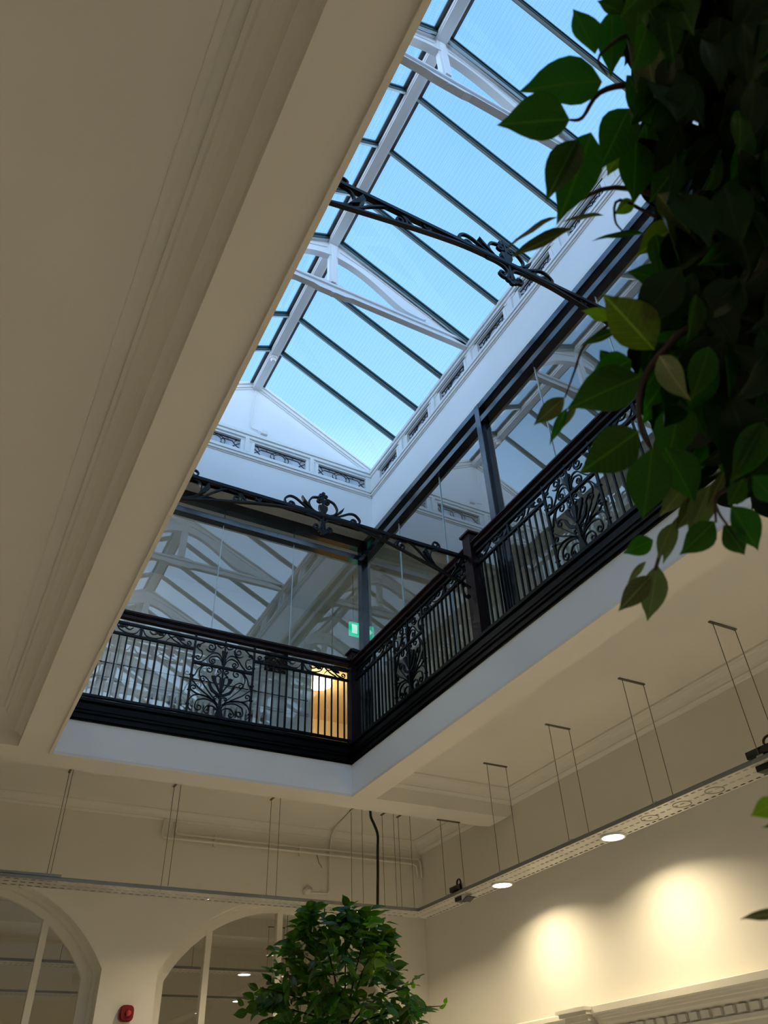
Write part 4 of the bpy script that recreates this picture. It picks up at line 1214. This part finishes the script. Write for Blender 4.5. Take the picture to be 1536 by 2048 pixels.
part('fillet', MB().prism([(RX, .312), (1.985, .302), (1.985, .290), (2.0, .286), (RX, .275)], 'y', 2.26, 2.75), 'creamtrim', co)

# ------------------------------------------------------------------ ficus trees
def leaf_mesh(name, m, w, fold, bend, twist):
    n = 8
    prof_ = [0.02, .50, .84, 1.0, .98, .84, .58, .24, 0.0]
    vs = []; fs = []
    for i in range(n + 1):
        t = i / n
        hw = prof_[i] * w / 2
        zb = -bend * t * t
        tw = twist * t
        for j, u in enumerate((-1, -.5, 0, .5, 1)):
            x = u * hw; z = zb + abs(u) * hw * fold + (.02 * sin(t * 9) * abs(u) if abs(u) == 1 else 0)
            vs.append((x * cos(tw) - (z - zb) * sin(tw), t, (z - zb) * cos(tw) + x * sin(tw) + zb))
    for i in range(n):
        for j in range(4):
            a = i * 5 + j
            if i == n - 1:
                pass
            fs.append((a, a + 1, a + 6, a + 5))
    me = bpy.data.meshes.new(name)
    me.from_pydata(vs, [], fs)
    me.polygons.foreach_set('use_smooth', [True] * len(fs))
    me.materials.append(M[m])
    return me
rnd = random.Random(7)
LV = {}
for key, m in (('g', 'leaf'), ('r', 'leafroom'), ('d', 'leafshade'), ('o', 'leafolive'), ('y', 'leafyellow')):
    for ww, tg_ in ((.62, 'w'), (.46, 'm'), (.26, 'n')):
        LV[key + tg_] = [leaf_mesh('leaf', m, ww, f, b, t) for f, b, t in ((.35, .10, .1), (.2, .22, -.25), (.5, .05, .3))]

def orient(a, d, roll, up=Vector((0, 0, 1))):
    """matrix with local Y along d (length) and local Z near 'up' rolled"""
    d = d.normalized()
    x = d.cross(up)
    if x.length < 1e-4: x = d.orthogonal()
    x.normalize(); z = x.cross(d)
    m = Matrix((x, d, z)).transposed()
    m = m @ Matrix.Rotation(roll, 3, 'Y')
    return m
def put_leaf(root, me, base, tip, roll=0.0, up=Vector((0, 0, 1)), wk=1.0):
    d = tip - base
    L = d.length
    mt = orient(base, d, roll, up)
    o = link('leaf', me, root)
    mw = mt.to_4x4()
    mw.translation = base - root.location
    o.matrix_local = mw @ Matrix.Diagonal((L * wk, L, L, 1))
    return o
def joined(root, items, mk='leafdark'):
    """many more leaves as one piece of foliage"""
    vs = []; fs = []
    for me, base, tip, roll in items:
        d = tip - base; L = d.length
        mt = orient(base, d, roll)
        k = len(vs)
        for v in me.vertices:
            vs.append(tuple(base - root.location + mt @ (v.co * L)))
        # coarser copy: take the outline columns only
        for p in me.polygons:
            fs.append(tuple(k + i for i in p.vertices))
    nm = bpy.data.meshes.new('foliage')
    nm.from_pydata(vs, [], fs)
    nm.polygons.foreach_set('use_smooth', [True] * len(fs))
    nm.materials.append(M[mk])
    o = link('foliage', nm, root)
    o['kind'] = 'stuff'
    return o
def plain_leaf(name, col_, trans):
    m = bpy.data.materials.new(name); m.use_nodes = True
    n = m.node_tree; b = n.nodes['Principled BSDF']
    b.inputs['Base Color'].default_value = (*col_, 1); b.inputs['Roughness'].default_value = .6; b.inputs['Specular IOR Level'].default_value = .1 if max(col_) < .05 else .4
    tl = n.nodes.new('ShaderNodeBsdfTranslucent'); tl.inputs[0].default_value = (col_[0] * 1.5, col_[1] * 1.7, col_[2] * .5, 1)
    mxs = n.nodes.new('ShaderNodeMixShader'); mxs.inputs[0].default_value = trans
    q = n.nodes.new('ShaderNodeTexNoise'); q.inputs['Scale'].default_value = 5
    n.links.new(b.outputs[0], mxs.inputs[1]); n.links.new(tl.outputs[0], mxs.inputs[2])
    n.links.new(mxs.outputs[0], n.nodes['Material Output'].inputs[0])
    return m
M['leafdark'] = plain_leaf('shade tinted inner ficus leaf', (0.003, 0.010, 0.002), .15)  # near-black colour paints in the shade inside the crown

RX_, RY_, RZ_ = Vector(R0), Vector(R1), Vector(R2)
EYEV = Vector((0, 0, EYE))
CAMF = 1548.24
def at(u, v, d):
    """point in the room at depth d metres along the line of sight measured in the photo"""
    return EYEV + (RX_ * ((u - 768) / CAMF) + RY_ * ((v - 1024) / CAMF) + RZ_) * d

# --- the near ficus at the right
near = empty('ficus_tree', Vector((1.15, .45, 0)), label='large dark leafy ficus filling the right side, close to the viewer', cat='tree')
NL = [  # base, tip, kind, depth at base, depth at tip, roll
    ((1190, 108), (1150, 11), 'gw', .95, .95, .2), ((1204, 163), (1054, 163), 'gw', .93, .90, 0), ((1139, 239), (996, 246), 'gw', .90, .88, .1),
    ((1155, 279), (1092, 394), 'gm', .90, .88, .3), ((1182, 265), (1132, 431), 'gm', .92, .90, -.2), ((1258, 217), (1200, 337), 'gw', .95, .95, .1),
    ((1272, 282), (1270, 405), 'gw', .97, .97, 0), ((1116, 434), (1005, 478), 'on', 1.0, 1.0, 1.2), ((1145, 458), (1018, 512), 'on', 1.0, 1.0, 1.0),
    ((1208, 431), (1126, 436), 'on', .98, .98, .9), ((1290, 468), (1190, 463), 'gn', .98, .98, .6), ((1268, 402), (1228, 428), 'yw', 1.0, 1.0, 0),
    ((1356, 449), (1275, 507), 'yw', .95, .95, .2), ((1353, 565), (1258, 536), 'gw', .92, .92, .1), ((1440, 560), (1352, 478), 'gw', .88, .88, 0), ((1356, 480), (1455, 560), 'gw', .9, .9, .1),
    ((1222, 640), (1168, 615), 'yw', .97, .97, .3), ((1308, 700), (1208, 586), 'yw', .85, .84, 0), ((1240, 659), (1160, 688), 'gn', .95, .95, .7),
    ((1280, 752), (1143, 810), 'gw', .85, .84, .1), ((1262, 720), (1170, 766), 'gw', .88, .87, 0), ((1129, 795), (1068, 849), 'om', .98, .98, .6),
    ((1134, 816), (1098, 887), 'gn', .98, .98, .3), ((1152, 806), (1124, 857), 'on', .98, .98, .7), ((1277, 862), (1162, 946), 'gw', .80, .79, 0),
    ((1303, 897), (1293, 1040), 'gw', .80, .80, .1), ((1330, 895), (1392, 1007), 'gw', .82, .82, 0), ((1368, 788), (1414, 872), 'gw', .88, .88, .1),
    ((1434, 862), (1483, 897), 'gw', .85, .85, .2), ((1306, 1080), (1246, 1106), 'gw', .9, .9, .3), ((1303, 1151), (1236, 1222), 'om', .88, .88, .4),
    ((1314, 1130), (1300, 1246), 'om', .88, .88, .8), ((1292, 1123), (1254, 1166), 'on', .88, .88, 1.2), ((1429, 1043), (1362, 1110), 'gw', .80, .80, 0),
    ((1447, 1050), (1496, 1112), 'gw', .78, .78, .1), ((1462, 1012), (1518, 1102), 'gw', .78, .78, 0), ((1457, 1010), (1493, 950), 'gw', .8, .8, .1),
    ((1505, 952), (1560, 1008), 'gw', .75, .75, 0), ((1450, 942), (1412, 1022), 'on', .82, .82, 1.0), ((1345, 1046), (1316, 1118), 'om', .85, .85, .9),
    ((1352, 1040), (1330, 1130), 'on', .86, .86, .8), ((1400, 990), (1352, 1060), 'om', .85, .85, 1.0), ((1420, 970), (1378, 1075), 'om', .84, .84, .9), ((1385, 955), (1320, 1030), 'om', .86, .86, .9),
    ((1250, 30), (1195, 0), 'gw', .95, .95, .1), ((1225, 20), (1222, 150), 'gm', .97, .97, .2), ((1300, 40), (1285, 180), 'gm', .96, .96, .3), ((1330, 170), (1262, 250), 'gw', .93, .93, .1),
    ((1560, 1600), (1502, 1632), 'yw', .62, .62, .4), ((1570, 1825), (1484, 1832), 'on', .62, .62, .9), ((1575, 1640), (1524, 1655), 'gn', .62, .62, .3),
    ((1380, 300), (1300, 400), 'gw', .9, .9, .2), ((1400, 640), (1300, 760), 'gw', .86, .86, .2), ((1350, 730), (1290, 820), 'gm', .86, .86, .1), ((1240, 300), (1215, 350), 'yw', 1.02, 1.02, .2),
    ((1360, 800), (1340, 930), 'gw', .84, .84, .1), ((1200, 700), (1240, 760), 'gm', .93, .93, .2),
]
for i, (b, t, kd, d0, d1, roll) in enumerate(NL):
    me = LV[kd][i % 3]
    put_leaf(near, me, at(*b, d0), at(*t, d1), roll + pi * (i % 2 == 0) * 0, up=-RZ_ if roll < .5 else -RZ_ + RX_ * .8, wk=1.0)
# the rest of the crown: a dense mass to the right
def inside(u, v):
    edge = [(0, 1205), (120, 1240), (250, 1270), (400, 1295), (470, 1310), (560, 1330), (650, 1290), (760, 1265), (860, 1290), (950, 1340), (1010, 1420), (1060, 1640)]
    for (v0, u0), (v1, u1) in zip(edge, edge[1:]):
        if v0 <= v <= v1:
            return u > u0 + (u1 - u0) * (v - v0) / (v1 - v0)
    return v < 0 and u > 1200
cnt = 0; extra = []
while cnt < 235 or len(extra) < 1500:
    u = rnd.uniform(1230, 1820); v = rnd.uniform(-260, 1060)
    if not inside(u, v): continue
    front = cnt < 235 and (u < 1600 and v > -60)
    d = rnd.uniform(.80, 1.0) if front else rnd.uniform(.95, 1.45)
    b = at(u, v, d)
    dr = RY_ * rnd.uniform(.2, 1.0) + RX_ * rnd.uniform(-.9, .5) + RZ_ * rnd.uniform(-.35, .35)
    L = rnd.uniform(.055, .085)
    t = b + dr.normalized() * L
    uu = u + (t - b).dot(RX_) / d * CAMF; vv = v + (t - b).dot(RY_) / d * CAMF
    if not inside(uu, vv): continue
    kd = rnd.choice(['dw', 'dw', 'dm', 'dw', 'gm'] if u > 1340 else ['gw', 'dw', 'gm', 'om'])  # leaves further right mostly take the colour with shade painted in
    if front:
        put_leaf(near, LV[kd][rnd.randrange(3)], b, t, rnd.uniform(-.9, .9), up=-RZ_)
        cnt += 1
    elif len(extra) < 1500:
        extra.append((LV['gw'][rnd.randrange(3)], b, t, rnd.uniform(-1, 1)))
    elif cnt >= 235: break
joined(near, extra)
tw = MB()
def rel(p):
    return tuple((p - near.location) / S)
def twig(root, pts, r0, r1):
    p = spline([tuple(q) for q in pts], 4)
    n = len(p)
    rs = [(r0 + (r1 - r0) * i / (n - 1)) / S for i in range(n)]
    mb = MB().tube([tuple((Vector(q) - root.location) / S) for q in p], rs, 6)
    return lpart('branch', mb, 'twig', root)
twig(near, [Vector((1.15, .45, 0.3)), Vector((1.13, .44, 1.4)), Vector((1.02, .40, 1.9)), at(1640, 700, .95), at(1500, 600, .95), at(1400, 560, .95)], .022, .004)
twig(near, [at(1560, 760, .95), at(1400, 660, .86), at(1330, 700, .85), at(1283, 770, .85), at(1280, 850, .82), at(1300, 895, .81)], .006, .002)
twig(near, [at(1560, 900, .9), at(1480, 930, .85), at(1400, 1000, .86), at(1340, 1060, .87), at(1310, 1140, .88)], .006, .0018)
twig(near, [at(1500, 960, .85), at(1440, 985, .81), at(1431, 1010, .80), at(1432, 1045, .80)], .003, .0012)
twig(near, [at(1431, 1008, .80), at(1440, 1030, .79), at(1462, 1060, .78), at(1475, 1080, .78)], .0015, .0009)
twig(near, [at(1560, 170, 1.0), at(1400, 168, .97), at(1270, 168, .95), at(1200, 185, .94), at(1165, 235, .92), at(1140, 240, .91)], .006, .0014)
twig(near, [at(1540, 400, 1.0), at(1350, 395, 1.0), at(1230, 375, 1.0), at(1160, 400, 1.0), at(1118, 432, 1.0)], .005, .0012)
twig(near, [at(1500, 480, 1.0), at(1330, 440, 1.0), at(1240, 400, 1.0), at(1230, 440, 1.0), at(1245, 462, 1.0)], .003, .001)
twig(near, [at(1340, 560, .96), at(1290, 590, .97), at(1230, 640, .97), at(1170, 690, .97), at(1150, 740, .98), at(1130, 795, .98)], .003, .0010)
twig(near, [at(1500, 120, 1.0), at(1300, 60, .97), at(1200, 110, .95), at(1215, 150, .95)], .004, .001)
part('trunk', MB().tube([((1.15) / S, .45 / S, (.30 - EYE) / S), (1.15 / S, .45 / S, (1.2 - EYE) / S), (1.10 / S, .43 / S, (1.8 - EYE) / S)], [.026 / S, .022 / S, .015 / S], 10), 'twig', near)
def pot(root, x, y, r_):
    x /= S; y /= S; r_ /= S
    part('planter', MB().disc((x, y), r_ * .8, FLZ, FLZ + .12, 28, r_), 'pot', root)
    part('soil', MB().disc((x, y), r_ * .9, FLZ + .12, FLZ + .124, 28), 'soil', root)
pot(near, 1.15, .45, .22)

# --- the ficus in the middle of the room
cx_, cy_ = .655 * S, 1.35 * S
farf = empty('ficus_tree', Vector((cx_, cy_, 0)), label='bushy green ficus at the bottom centre in front of the right arch', cat='tree')
TIPS = [  # leading shoots: (pixel, pixel, depth) the crown reaches
    (628, 1822), (690, 1812), (745, 1845), (770, 1885), (600, 1870), (560, 1900), (520, 1975), (495, 2015), (545, 1945), (805, 1975), (835, 1990), (880, 2012), (860, 2045), (700, 1850), (660, 1870), (760, 1930), (790, 2000), (600, 1950), (650, 1930), (720, 1900)]
D0 = (at(690, 1960, 1.0) - EYEV)
dist0 = 4.62
def envelope(u, v):
    # half widths of the crown by height in the photo
    rows = [(1812, 676, 700), (1830, 612, 720), (1850, 604, 765), (1880, 590, 775), (1900, 572, 772), (1930, 566, 778), (1950, 548, 800), (1975, 528, 820), (2000, 515, 840), (2030, 520, 868), (2080, 500, 880), (2180, 500, 880), (2320, 560, 820)]
    for (v0, a0, b0), (v1, a1, b1) in zip(rows, rows[1:]):
        if v0 <= v <= v1:
            k = (v - v0) / (v1 - v0)
            return a0 + (a1 - a0) * k < u < b0 + (b1 - b0) * k
    return False
cand = []
while len(cand) < 2400:
    u = rnd.uniform(490, 890); v = 1815 + 500 * rnd.random() ** 1.2
    if not envelope(u, v): continue
    if v < 1865 and 640 < u < 674: continue
    cd = (u - 690) / 190
    hd = math.sqrt(max(.05, 1 - cd * cd))
    d = dist0 + rnd.uniform(-.42, .42) * hd * min(1, (v - 1790) / 120)
    b = at(u, v, d)
    out = (b - at(690, 2060, dist0)).normalized()
    ax = (out * rnd.uniform(.4, 1.0) + Vector((rnd.uniform(-.5, .5), rnd.uniform(-.5, .5), rnd.uniform(-.7, .35)))).normalized()
    sd = ax.cross(Vector((0, 0, 1))).normalized()
    # a sprig: leaves set alternately along a short shoot
    for k in range(7):
        bb = b + ax * (.022 * k - .07)
        dr = ax * .75 + sd * (1 if k % 2 else -1) * .8 + Vector((0, 0, rnd.uniform(-.5, .1)))
        L = rnd.uniform(.070, .112)
        tt = bb + dr.normalized() * L
        cand.append((d + rnd.uniform(-.04, .04), bb, tt, u, v))
cand.sort(key=lambda c: c[0] + (0.6 if c[4] > 2100 else 0))
ex2 = []
for i, (d, b, t, u, v) in enumerate(cand):
    lit_yel = (u > 712 and v < 1985 and rnd.random() < .75)  # upper right leaves made yellower to paint in the lamplight
    if i < 285:
        kd = 'yw' if lit_yel else rnd.choice(['rw', 'rw', 'rm', 'rm', 'om'])
        put_leaf(farf, LV[kd][rnd.randrange(3)], b, t, rnd.uniform(-.9, .9))
    else:
        ex2.append((LV['rw' if i % 2 else 'rm'][rnd.randrange(3)], b, t, rnd.uniform(-1, 1)))
joined(farf, ex2, 'leafroom')
for (u, v) in [(625, 1820), (692, 1812), (765, 1872), (600, 1868), (498, 2012), (520, 1975), (812, 1975), (885, 2012), (740, 1850)]:
    tipp = at(u, v, dist0)
    mid = at(690 + (u - 690) * .45, 2040 + (v - 2040) * .55, dist0)
    twig(farf, [Vector((cx_, cy_, 1.55)), at(690, 2080, dist0), mid, tipp], .010, .002)
    for k in range(2):
        q = tipp + Vector((rnd.uniform(-.03, .03), rnd.uniform(-.03, .03), rnd.uniform(-.03, .01)))
        put_leaf(farf, LV['rw' if u < 700 else 'yw'][k], q, q + (tipp - mid).normalized() * .05 + Vector((rnd.uniform(-.05, .05), 0, rnd.uniform(-.03, .03))), rnd.uniform(-.5, .5), up=-RZ_)  # right-hand shoot tips also get the yellower, lamplit colour
part('trunk', MB().tube([(cx_ / S, cy_ / S, (.3 - EYE) / S), (cx_ / S + .004, cy_ / S, (1.0 - EYE) / S), (cx_ / S, cy_ / S, (1.6 - EYE) / S)], [.02 / S, .018 / S, .012 / S], 10), 'twig', farf)
pot(farf, cx_, cy_, .24)
